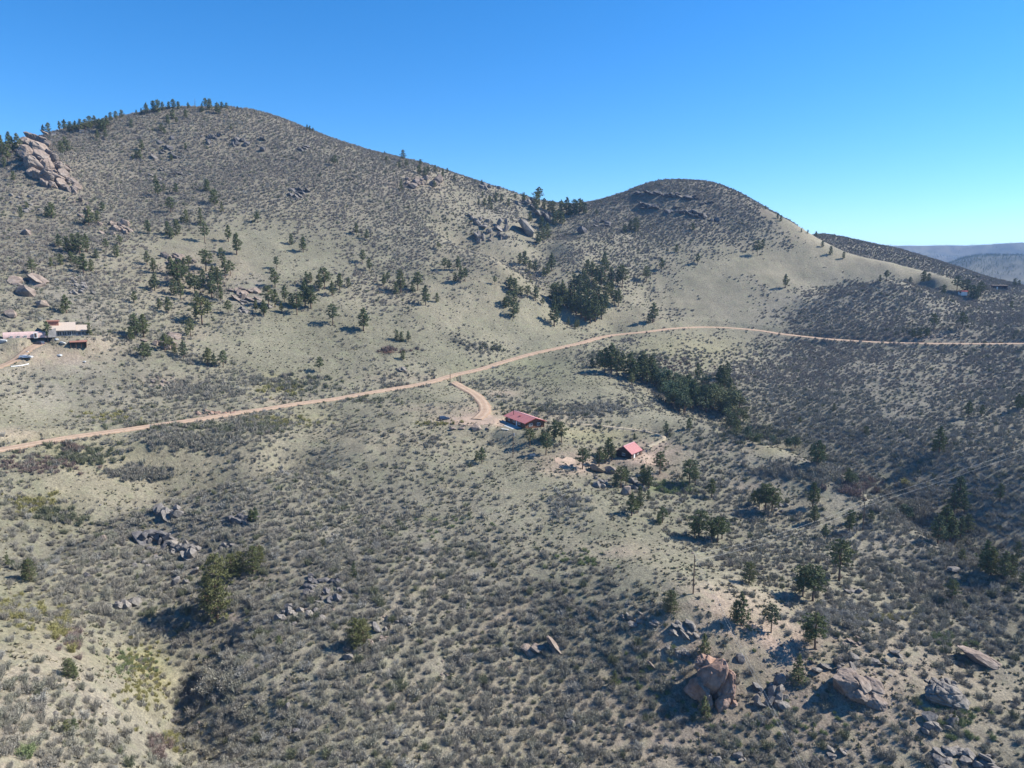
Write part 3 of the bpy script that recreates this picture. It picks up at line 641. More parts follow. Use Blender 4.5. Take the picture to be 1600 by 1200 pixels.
# hero rocks
def hero(label, u, v, w, me, col, lift, rot, sx_=1.0, sy=1.0, sz_=1.0):
    p = at(u, v); dep = float(project(*map(np.array, p))[2]); r = dep/F*w*.5
    o = link('rock_outcrop', with_mat(me, M_ROCK[col]), loc=(p[0], p[1], p[2]+r*lift)); FOOT.append((p[0], p[1], r*.9)); FOOT.append((p[0]+r*.2, p[1]-r*.7, r*.9)); o.scale = (r*sx_, r*sy, r*sz_); o.rotation_euler = rot
    tag(o, label, 'rock outcrop'); ROCKS.append(o)
CHUNK = {c: [with_mat(craggy(50+i, 1.1, 1.0, .95, 4, (.50,.74), .10), M_ROCK[c]) for i in range(5)] for c in ('red', 'pink')}
def cluster(label, u, v, col, parts, seed):
    random.seed(seed); p = at(u, v); s = float(project(*map(np.array, p))[2])/F; e = empty('rock_outcrop', p); tag(e, label, 'rock outcrop'); ROCKS.append(e)
    for i, (dx, dy, dz, rx, ry, rz, lean) in enumerate(parts):
        o = link('rock_mass', CHUNK[col][i % 5], parent=e); o.location = (dx*s, dy*s, dz*s); o.scale = (rx*s, ry*s, rz*s); o.rotation_euler = (random.gauss(0,.12), lean+random.gauss(0,.08), random.gauss(0,.5)); FOOT.append((p[0]+dx*s, p[1]+dy*s, rx*s*.95))
cluster('large pink rock outcrop in the lower right foreground', 1110, 1085, 'red', [(0,0,26,28,28,42,.2),(-22,-4,14,18,24,30,.1),(20,-6,14,20,22,34,.3),(2,18,38,24,20,22,.35),(-8,22,46,14,14,12,.4),(13,-18,-4,16,14,22,.2),(26,8,26,13,18,22,.5),(-12,-17,-6,14,12,18,.1),(32,-16,-6,9,9,9,.3)], 21)
cluster('cracked grey whaleback rock in the right foreground', 1340, 1084, 'pink', [(-18,0,16,24,26,22,.5),(4,4,16,24,26,20,.5),(22,0,8,22,24,17,.5),(-4,-16,6,22,16,16,.45),(18,-20,0,20,15,14,.45),(-12,18,18,22,18,18,.5)], 22)
hero('large shaded boulder with a sloping right side', 1482, 1098, 72, craggy(13, 1.2, .8, .7, 4), 'grey', .2, (0, .5, .1), 1, .8, .8)
hero('smooth domed rock at the right edge', 1540, 1034, 70, craggy(14, 1.3, .8, .5, 3), 'pink', .05, (0, .42, .05), 1.05, .8, .55)
# ------------------------------------------------------------------ plant forms
def spikes(mb, base, tip, w, bend=0.0):
    """one thin twig: a bent blade of two quads narrowing to the tip"""
    b = Vector(base); t = Vector(tip); d = t-b; s = d.cross(Vector((random.uniform(-1,1), random.uniform(-1,1), .6))).normalized()*w
    m = b + d*0.55 + Vector((0, 0, bend*d.length))
    mb.add([b-s*.6, b+s*.6, m+s, m-s, t], [(0,1,2,3), (3,2,4)])
def shrub_mesh(name, n, wid, hei, tw, seed, leafy=0):
    random.seed(seed); mb = MB()
    lobes = [(random.uniform(-.5,.5)*wid, random.uniform(-.5,.5)*wid, random.uniform(.5,1)) for _ in range(9)]
    for i in range(n):
        lx, ly, lh = random.choice(lobes); a = random.uniform(0, 2*math.pi); r = abs(random.gauss(0, .24))*wid
        bx, by = lx*.55 + random.gauss(0, .08)*wid, ly*.55 + random.gauss(0, .08)*wid
        h = hei*lh*random.uniform(.55, 1.1)*max(.35, 1-.55*(r/wid)**2)
        spikes(mb, (bx, by, -.25), (lx+r*math.cos(a), ly+r*math.sin(a), h), tw*random.uniform(.6, 1.3), .10)
    for i in range(leafy):
        lx, ly, lh = random.choice(lobes); a = random.uniform(0, 2*math.pi); r = random.uniform(0, .45)*wid
        p = Vector((lx+r*math.cos(a), ly+r*math.sin(a), hei*lh*random.uniform(.35, .95)*max(.3, 1-.8*(r/wid)**2)))
        q = [Vector((random.gauss(0,1), random.gauss(0,1), random.gauss(0,.7))).normalized()*random.uniform(.06,.17)*wid/2.2 for _ in range(3)]
        mb.add([p+q[0], p+q[1], p+q[2]], [(0,1,2)])
    return mesh_from(name, mb.v, mb.f)
def b_shrub(nt, b):
    oi = N(nt, 'ShaderNodeObjectInfo'); a = N(nt, 'ShaderNodeAttribute', attribute_name='tone', attribute_type='INSTANCER')
    n = noise(nt, 1.6, 2)
    c = ramp(nt, oi.outputs['Random'], [(0, (.26,.24,.20)), (.3, (.315,.293,.243)), (.6, (.285,.278,.215)), (.8, (.35,.325,.27)), (1, (.28,.255,.22))])
    g = ramp(nt, a.outputs['Fac'], [(0, (.33,.31,.27)), (.1, (.30,.265,.228)), (.2, (.17,.18,.115)), (.4, (.31,.285,.12)), (.6, (.25,.19,.165)), (.8, (.21,.25,.12)), (1, (.37,.355,.315))])
    f = N(nt, 'ShaderNodeMath', operation='GREATER_THAN'); nt.links.new(a.outputs['Fac'], f.inputs[0]); f.inputs[1].default_value = .05
    c = mixc(nt, f.outputs[0], c, g); c = mixc(nt, 1.0, c, ramp(nt, n, [(.35, (.75,.75,.75)), (.65, (1.25,1.25,1.22))]), 'MULTIPLY')
    nt.links.new(c, b.inputs['Base Color'])
M_SHRUB = mat('bare_twigs_and_small_leaves', b_shrub)
NF = 6
SHRUB_HI = [shrub_mesh('shrub', 230, 1.5, 1.45, .023, 100+i, 380) for i in range(NF)]
SHRUB_LO = [shrub_mesh('scrub', 70, 1.5, 1.4, .05, 200+i, 130) for i in range(NF)]
for m_ in SHRUB_HI+SHRUB_LO: m_.materials.append(M_SHRUB)

# where they grow: dart throwing on the land with the surveyed density
def scatter(n, x0, x1, y0, y1):
    return rng.uniform(x0, x1, n), rng.uniform(y0, y1, n)
def fan(x, y, amax=50): return np.degrees(np.abs(np.arctan2(x, y))) < amax
SP = 2.0
hx, hy = np.meshgrid(np.arange(-660, 660, SP), np.arange(66, 790, SP*.866)); hx = hx + (np.arange(hx.shape[0]) % 2)[:, None]*SP/2
sx = (hx + rng.uniform(-.42, .42, hx.shape)*SP).ravel(); sy = (hy + rng.uniform(-.42, .42, hy.shape)*SP).ravel(); k = fan(sx, sy); sx, sy = sx[k], sy[k]
sz = LAND(sx, sy); dn = shrub_density(sx, sy, sz)
clump = np.clip(.95 + 1.2*fbm(sx/9, sy/9, 3, 131), 0, 1.25)
k = (rng.uniform(0, 1, len(sx)) < (1.5*np.clip(dn-.06, 0, 1)**1.55*clump)) & off_roads(sx, sy, 0.4)
speck = ~k & (rng.random(len(sx)) < .055*np.clip(.4+2.5*fbm(sx/18, sy/18, 2, 221), 0, 1.5)) & (dn < .45) & off_roads(sx, sy, 1.2)
k |= speck
def off_rocks(x, y):
    ok = np.ones(len(x), bool)
    for fx_, fy_, fr in FOOT: ok &= (x-fx_)**2+(y-fy_)**2 > fr*fr
    return ok
k &= off_rocks(sx, sy)
sx, sy, sz, dn, speck = sx[k], sy[k], sz[k], dn[k], speck[k]
ssc = (0.52 + 0.70*rng.random(len(sx))**1.6)*(0.78+0.36*dn)*1.2; tone = np.zeros(len(sx)); ssc[speck] *= .55
tone[(np.hypot(sx, sy) > 430) & (rng.random(len(sx)) < .6)] = .1
tone[rng.random(len(sx)) < .07] = .2; tone[rng.random(len(sx)) < .05] = 1.0
# thickets of other colours: bearing, extent, count, tone, size
THICKETS = [(322,1050,20,34,18,.0,1.7),(350,1080,30,40,16,.0,1.5),(440,606,34,12,60,.4,1.2),(420,595,40,14,60,.0,1.3),(480,600,44,14,70,.2,1.3),(300,560,30,10,20,.0,1.2),(300,610,70,22,170,.0,1.3),(240,665,70,8,90,.2,1.2),(170,650,40,10,40,.4,1.),
 (640,600,50,8,60,.0,1.3),(560,625,60,8,70,.2,1.1),(380,668,70,10,110,.2,1.2),(440,660,70,8,80,.4,1.),(300,690,90,12,140,.0,1.3),(120,715,80,14,120,.2,1.2),(60,730,70,14,80,.6,1.),(110,705,20,8,24,.6,1.2),
 (220,742,50,10,110,.0,1.4),(60,790,60,16,70,.4,1.),(90,810,50,14,60,.2,1.2),(640,548,30,8,14,.6,1.3),(605,546,16,5,12,.6,1.5),(770,545,30,7,40,.2,1.2),(745,540,24,6,24,.0,1.3),
 (1000,560,50,14,90,.2,1.3),(1060,570,50,14,90,.6,1.),(1100,560,60,20,90,.2,1.),(930,565,40,12,50,.2,1.2),(1120,600,40,20,60,.0,1.6),(1180,680,50,16,110,.2,1.6),(1280,740,50,16,90,.0,1.7),(1330,760,40,16,70,.6,1.4),
 (1420,800,40,20,90,.0,1.8),(1215,735,40,12,50,.0,1.5),(1420,757,6,6,5,.4,1.8),(1055,762,30,8,40,.8,1.2),(1030,755,20,6,16,.8,1.),(830,640,60,8,50,.2,1.),(680,664,40,4,30,.4,1.),(900,640,70,12,90,.0,1.3),
 (225,1060,34,50,150,.4,.55),(200,1040,40,24,90,.8,.5),(30,960,40,30,40,.4,.9),(100,985,14,30,30,.4,1.),(110,1000,20,26,26,.6,1.),(245,1170,16,24,20,.6,1.1),(40,1175,10,8,7,.8,1.1),(185,1175,8,6,5,.8,1.),(270,1150,24,30,24,.4,.8),
 (1020,1060,90,50,50,.8,.6),(1200,1120,140,50,60,.8,.6),(1500,1130,60,40,40,.8,.8),(1480,1000,40,12,24,.8,.9),(1370,965,50,10,40,.4,.7),(700,820,60,20,30,.8,.8),(900,880,60,20,30,.8,.7),(1440,775,30,20,40,1.,1.2),(1340,840,60,20,60,1.,1.),(940,640,60,12,60,1.,1.),
 (1100,760,60,20,60,1.,1.1),(1320,965,90,22,120,1.,.9),(890,790,40,30,60,1.,1.),(1310,520,90,4,60,.0,1.3),(1420,520,40,6,30,.2,1.5),(1590,520,20,4,16,.2,1.3),(700,345,60,30,120,.2,1.),(820,430,30,20,30,.2,1.),(835,440,30,14,30,.4,.9)]
tx, ty, tt, ts = [], [], [], []
for u, v, ru, rv, n, tn, s in THICKETS:
    for _ in range(n):
        uu, vv = rng.normal(u, ru*.5), rng.normal(v, rv*.5)
        p = hit(uu, vv)
        if p: tx.append(p[0]); ty.append(p[1]); tt.append(tn if rng.random() < .75 else 0.); ts.append(s*rng.uniform(.7, 1.35))
tx, ty, tt, ts = map(np.array, (tx, ty, tt, ts)); k = off_roads(tx, ty, 0.6)
tx, ty, tt, ts = tx[k], ty[k], tt[k], ts[k]
sx = np.r_[sx, tx]; sy = np.r_[sy, ty]; sz = np.r_[sz, LAND(tx, ty)]; ssc = np.r_[ssc, ts]; tone = np.r_[tone, tt]

def form_collection(name, objs):
    c = bpy.data.collections.new(name)          # only looked up by the instancer, never linked to the scene
    for o in objs: c.objects.link(o)
    return c
def instancer(name, coll, x, y, z, s, rz, idx, tn, label_kind='stuff', ht=None):
    me = bpy.data.meshes.new(name); me.vertices.add(len(x)); me.vertices.foreach_set('co', np.c_[x, y, z].astype(np.float32).ravel())
    for nm, tp, val in (('size', 'FLOAT', s), ('turn', 'FLOAT', rz), ('form', 'INT', idx), ('tone', 'FLOAT', tn), ('tall', 'FLOAT', np.ones(len(x)) if ht is None else ht)):
        a = me.attributes.new(nm, tp, 'POINT'); a.data.foreach_set('value', np.asarray(val).astype(np.int32 if tp == 'INT' else np.float32))
    me.update(); o = link(name, me); tag(o, kind=label_kind)
    ng = bpy.data.node_groups.new(name, 'GeometryNodeTree')
    ng.interface.new_socket('Geometry', in_out='INPUT', socket_type='NodeSocketGeometry'); ng.interface.new_socket('Geometry', in_out='OUTPUT', socket_type='NodeSocketGeometry')
    A = ng.nodes.new; L = ng.links.new; gi = A('NodeGroupInput'); go = A('NodeGroupOutput')
    ci = A('GeometryNodeCollectionInfo'); ci.inputs['Collection'].default_value = coll; ci.inputs['Separate Children'].default_value = True; ci.inputs['Reset Children'].default_value = True
    ip = A('GeometryNodeInstanceOnPoints'); ip.inputs['Pick Instance'].default_value = True
    def attr(nm, tp):
        n = A('GeometryNodeInputNamedAttribute'); n.data_type = tp; n.inputs['Name'].default_value = nm; return n.outputs['Attribute']
    L(gi.outputs[0], ip.inputs['Points']); L(ci.outputs[0], ip.inputs['Instance']); L(attr('form', 'INT'), ip.inputs['Instance Index'])
    cr = A('ShaderNodeCombineXYZ'); L(attr('turn', 'FLOAT'), cr.inputs['Z']); L(cr.outputs[0], ip.inputs['Rotation'])
    sv = A('ShaderNodeCombineXYZ'); sz_ = attr('size', 'FLOAT'); mu = A('ShaderNodeMath'); mu.operation = 'MULTIPLY'; L(sz_, mu.inputs[0]); L(attr('tall', 'FLOAT'), mu.inputs[1])
    L(sz_, sv.inputs[0]); L(sz_, sv.inputs[1]); L(mu.outputs[0], sv.inputs[2]); L(sv.outputs[0], ip.inputs['Scale']); L(ip.outputs[0], go.inputs[0])
    md = o.modifiers.new('instances', 'NODES'); md.node_group = ng
    return o
su, sv_, sdep = project(sx, sy, sz)
inv = (su > 4) & (su < 1596) & (sv_ > 0) & (sv_ < 1193)
show = np.where(inv, ssc/sdep, 0); order = np.argsort(-show); NEAR = order[:300]; REST = order[300:]
protos = []
for i, q in enumerate(NEAR):
    o = link('shrub', SHRUB_HI[i % NF], loc=(sx[q], sy[q], sz[q])); s = float(ssc[q]); o.scale = (s, s, s*rng.uniform(.85, 1.15)); o.rotation_euler = (0, 0, rng.uniform(0, 6.28))
    o['tone'] = float(tone[q]); o['_uv'] = (float(su[q]), float(sv_[q]))
    protos.append(o)
SHRUBS = protos
near_forms = form_collection('near_shrub_forms', protos[:NF])
# far forms: lighter meshes carried by shrubs at the back of the individual ones
d_rest = sdep[REST]; hi = REST[d_rest < 215]; lo = REST[d_rest >= 215]
def put(name, coll, ids):
    return instancer(name, coll, sx[ids], sy[ids], sz[ids]-.05, ssc[ids], rng.uniform(0, 6.28, len(ids)), rng.integers(0, NF, len(ids)), tone[ids], ht=rng.uniform(.8, 1.2, len(ids)))
put('shrub_cover', near_forms, hi)
for i in range(NF): SHRUBS[-1-i].data = SHRUB_LO[i]
far_forms = form_collection('far_shrub_forms', SHRUBS[-NF:])
put('hillside_scrub', far_forms, lo)

# loose stones on the barer ground
STN = [link('loose_stone', block(840+i, 1, .8, .6, 12), random.choice(list(M_ROCK.values()))) for i in range(4)]
qx, qy = scatter(90000, -330, 330, 95, 430); qz = LAND(qx, qy); qu, qv, _ = project(qx, qy, qz)
pr = .04 + sum(s*np.exp(-(((qu-a)/b)**2+((qv-c)/d)**2)) for a, c, b, d, s in ((1250,1060,330,110,.55),(60,1130,120,90,.6),(280,870,110,70,.45),(520,940,130,60,.45),(1000,980,120,50,.4),(600,1100,250,80,.2),(970,750,70,30,.4),(120,470,90,60,.5),(380,465,60,30,.5),(260,590,90,30,.3),(770,360,60,40,.5)))
k = fan(qx, qy) & (rng.random(len(qx)) < pr*np.clip(.5+2.2*fbm(qx/8, qy/8, 3, 171), 0, 1)); qx, qy, qz = qx[k], qy[k], qz[k]
for i, o in enumerate(STN): o.location = (qx[i], qy[i], qz[i]); o.scale = (.3,)*3; tag(o, kind='stuff')
instancer('loose_stones', form_collection('stone_forms', STN), qx, qy, qz+.03, .12+.55*rng.random(len(qx))**3, rng.uniform(0, 6.28, len(qx)), rng.integers(0, 4, len(qx)), np.zeros(len(qx)))

# low tufts of grass, sage and litter between the shrubs
def tuft_mesh(name, seed):
    random.seed(seed); mb = MB()
    for i in range(26):
        a = random.uniform(0, 6.28); r = abs(random.gauss(0, .25)); b = random.uniform(0, 6.28); q = random.uniform(0, .2)
        spikes(mb, (q*math.cos(b), q*math.sin(b), -.05), (r*math.cos(a), r*math.sin(a), random.uniform(.12, .42)), random.uniform(.03, .07))
    return mesh_from(name, mb.v, mb.f)
def b_tuft(nt, b):
    oi = N(nt, 'ShaderNodeObjectInfo')
    c = ramp(nt, oi.outputs['Random'], [(0, (.29,.255,.17)), (.25, (.24,.225,.14)), (.5, (.20,.205,.135)), (.7, (.36,.31,.20)), (.9, (.19,.165,.135)), (1, (.26,.26,.22))])
    nt.links.new(c, b.inputs['Base Color'])
M_TUFT = mat('dry_tufts', b_tuft)
TUFTS = []
for i in range(4):
    m_ = tuft_mesh('grass_tuft', 300+i); m_.materials.append(M_TUFT); TUFTS.append(link('grass_tuft', m_))
gx_, gy_ = scatter(260000, -420, 420, 90, 520); d_ = np.hypot(gx_, gy_)
k = fan(gx_, gy_) & (rng.random(len(gx_)) < np.clip(1.25-d_/420, .08, 1)*np.clip(.5+2*fbm(gx_/7, gy_/7, 2, 141), 0, 1)) & off_roads(gx_, gy_, -.3)
gx_, gy_ = gx_[k], gy_[k]; gz_ = LAND(gx_, gy_)
for i, o in enumerate(TUFTS):
    o.location = (gx_[i], gy_[i], gz_[i]); tag(o, kind='stuff')
instancer('grass_cover', form_collection('tuft_forms', TUFTS), gx_, gy_, gz_-.02, rng.uniform(.6, 1.9, len(gx_)), rng.uniform(0, 6.28, len(gx_)), rng.integers(0, 4, len(gx_)), np.zeros(len(gx_)))
print('shrubs', len(sx), 'tufts', len(gx_))
# ------------------------------------------------------------------ trees
def tuft(mb, c, r, n, up=.35):
    c = Vector(c)
    for _ in range(n):
        d = Vector((random.gauss(0,1), random.gauss(0,1), random.gauss(up,.8))).normalized()*r*random.uniform(.6,1.2)
        s = d.cross(Vector((random.gauss(0,1), random.gauss(0,1), random.gauss(0,1)))).normalized()*r*.30
        mb.add([c-d*.25+s*.5, c+d*.45+s, c+d], [(0,1,2)]) if random.random() < .5 else mb.add([c-s*.8, c+s*.8, c+d], [(0,1,2)])
def pine(kind, seed, limbs, tufts, tn, n=7, big=1.0):
    """a ten metre conifer: bent tapered trunk with limbs, and a crown of needle sprays"""
    random.seed(seed); tr = MB(); cr = MB(); H = 10.0
    bend = [Vector((0,0,-.6))] + [Vector((random.gauss(0,.12)*i/3, random.gauss(0,.12)*i/3, H*i/7)) for i in range(1, 8)]
    base = {'pine': .26, 'open': .22, 'young': .17, 'bush': .2, 'dead': .2}[kind]
    tr.tube(bend, [base*(1.15-.9*i/7)+.03 for i in range(8)], n)
    lo = {'pine': .20, 'open': .34, 'young': .06, 'bush': .03, 'dead': .25}[kind]
    wid = {'pine': 2.5, 'open': 2.9, 'young': 2.6, 'bush': 4.3, 'dead': 2.3}[kind]
    ga = random.uniform(0, 6)
    for i in range(limbs):
        t = lo + (0.97-lo)*(i+random.uniform(0,.8))/limbs; ga += 2.4 + random.uniform(-.5,.5)
        k = t*7; q = min(int(k), 6); p0 = bend[q].lerp(bend[q+1], k-q)
        f = (t-lo)/(1-lo)
        prof = {'pine': (1-f)**.75*(.55+.9*min(f*3, 1)), 'open': math.sin(math.pi*min(1, .18+f*.80))**.7*1.05, 'young': (1-f)**.85*1.05, 'bush': max(.1, 1-f*f)**.6*(.75+.25*f), 'dead': (1-f)**.7}[kind]
        L = wid*prof*random.uniform(.65, 1.15) + .15
        dz = L*(random.uniform(-.12,.25) if kind != 'bush' else random.uniform(.0,.5))
        p2 = p0 + Vector((math.cos(ga)*L, math.sin(ga)*L, dz)); p1 = p0.lerp(p2, .5) + Vector((0,0,.06*L))
        tr.tube([p0, p1, p2], [.075*(1.1-t)+.02, .045*(1.1-t)+.015, .012], 4, False)
        if kind == 'dead':
            for _ in range(3):
                a = p0.lerp(p2, random.uniform(.4,1)); tr.tube([a, a+Vector((random.gauss(0,.35), random.gauss(0,.35), random.uniform(.1,.5)))], [.02,.006], 3, False)
            continue
        nt_ = max(2, int(tufts*(.35+L/wid)))
        for j in range(nt_):
            s = random.uniform(.30 if L > .8 else .05, 1.05); c = p0.lerp(p2, s) + Vector((random.gauss(0,.16)*L, random.gauss(0,.16)*L, random.gauss(.08,.16)))
            tuft(cr, c, random.uniform(.36,.62)*(1.2 if kind == 'bush' else 1)*big, tn)
    if kind != 'dead': 
        for _ in range(4): tuft(cr, bend[-1]+Vector((random.gauss(0,.15), random.gauss(0,.15), random.uniform(-.5,.25))), .42, tn)
    return tr, cr
def broadleaf(seed, n):
    random.seed(seed); tr = MB(); cr = MB()
    for s in range(3):
        p = Vector((random.gauss(0,.3), random.gauss(0,.3), -.5)); q = [p]
        for k in range(4): q.append(q[-1] + Vector((random.gauss(0,.45), random.gauss(0,.45), 1.9)))
        tr.tube(q, [.2,.15,.11,.07,.03], 5)
    lob = [(random.gauss(0,1.9), random.gauss(0,1.9), random.uniform(3,8.2), random.uniform(1.2,2.1)) for _ in range(15)]
    for _ in range(n):
        x, y, z, r = random.choice(lob); d = Vector((random.gauss(0,1), random.gauss(0,1), random.gauss(0,1))).normalized()*r*random.uniform(.55,1.05)
        tuft(cr, Vector((x,y,z))+d, .62, 4, .1)
    return tr, cr
def b_needle(nt, b):
    oi = N(nt, 'ShaderNodeObjectInfo'); n = noise(nt, .8, 3)
    c = ramp(nt, oi.outputs['Random'], [(0, (.115,.145,.07)), (.35, (.16,.178,.085)), (.6, (.132,.162,.09)), (.85, (.19,.198,.095)), (1, (.128,.156,.095))])
    c = mixc(nt, 1.0, c, ramp(nt, n, [(.35, (.65,.70,.66)), (.65, (1.35,1.3,1.2))]), 'MULTIPLY'); nt.links.new(c, b.inputs['Base Color'])
def b_juniper(nt, b):
    oi = N(nt, 'ShaderNodeObjectInfo'); n = noise(nt, .8, 3)
    c = ramp(nt, oi.outputs['Random'], [(0, (.115,.135,.065)), (.4, (.165,.175,.075)), (.7, (.14,.16,.085)), (1, (.19,.19,.085))])
    c = mixc(nt, 1.0, c, ramp(nt, n, [(.35, (.68,.7,.66)), (.65, (1.35,1.3,1.2))]), 'MULTIPLY'); nt.links.new(c, b.inputs['Base Color'])
def b_bark(nt, b):
    n = noise(nt, 3, 3); nt.links.new(ramp(nt, n, [(.3, (.13,.085,.06)), (.7, (.23,.16,.115))]), b.inputs['Base Color'])
def b_dead(nt, b):
    n = noise(nt, 3, 3); nt.links.new(ramp(nt, n, [(.3, (.13,.11,.10)), (.7, (.22,.20,.18))]), b.inputs['Base Color'])
def b_leaf(nt, b):
    oi = N(nt, 'ShaderNodeObjectInfo'); n = noise(nt, .6, 3)
    c = ramp(nt, oi.outputs['Random'], [(0, (.085,.13,.085)), (.4, (.115,.145,.08)), (.7, (.17,.175,.085)), (1, (.10,.145,.115))])
    c = mixc(nt, 1.0, c, ramp(nt, n, [(.35, (.7,.7,.7)), (.65, (1.3,1.3,1.2))]), 'MULTIPLY'); nt.links.new(c, b.inputs['Base Color'])
M_NEEDLE = mat('pine_needles', b_needle); M_JUNIPER = mat('juniper_needles', b_juniper); M_BARK = mat('pine_bark', b_bark); M_DEADWOOD = mat('dead_wood', b_dead); M_LEAF = mat('gulch_leaves', b_leaf)
FORMS = {}
def form(key, tr, cr, mt, mc):
    a = mesh_from('trunk', tr.v, tr.f, True); a.materials.append(mt); b = None
    if cr.v: b = mesh_from('crown', cr.v, cr.f); b.materials.append(mc)
    FORMS.setdefault(key, []).append((a, b))
for i in range(4): form('pine', *pine('pine', 400+i, 40, 11, 9), M_BARK, M_NEEDLE)
for i in range(3): form('open', *pine('open', 420+i, 32, 12, 9), M_BARK, M_NEEDLE)
for i in range(3): form('young', *pine('young', 440+i, 36, 10, 9), M_BARK, M_NEEDLE)
for i in range(2): form('bush', *pine('bush', 460+i, 70, 19, 7, 7, .66), M_BARK, M_JUNIPER)
form('dead', *pine('dead', 480, 22, 0, 0), M_DEADWOOD, M_NEEDLE)
for i in range(3): form('leafy', *broadleaf(490+i, 700), M_BARK, M_LEAF)
for i in range(4): form('pine_far', *pine('pine', 500+i, 28, 9, 6, 5, 1.55), M_BARK, M_NEEDLE)
for i in range(3): form('open_far', *pine('open', 520+i, 24, 9, 6, 5, 1.55), M_BARK, M_NEEDLE)
for i in range(2): form('bush_far', *pine('bush', 540+i, 34, 10, 6, 5, 1.5), M_BARK, M_NEEDLE)
ALT = {'p': 'pine', 'o': 'open', 'y': 'young', 'b': 'bush', 'd': 'dead', 'l': 'leafy'}
NAME = {'p': ('pine_tree', 'pine tree', 'conical pine'), 'o': ('pine_tree', 'pine tree', 'open crowned pine'), 'y': ('pine_tree', 'pine tree', 'young pine'), 'b': ('juniper_tree', 'juniper tree', 'dense bushy juniper'),
        'd': ('dead_tree', 'dead tree', 'bare dead snag'), 'l': ('gulch_tree', 'broadleaf tree', 'leafy green tree')}
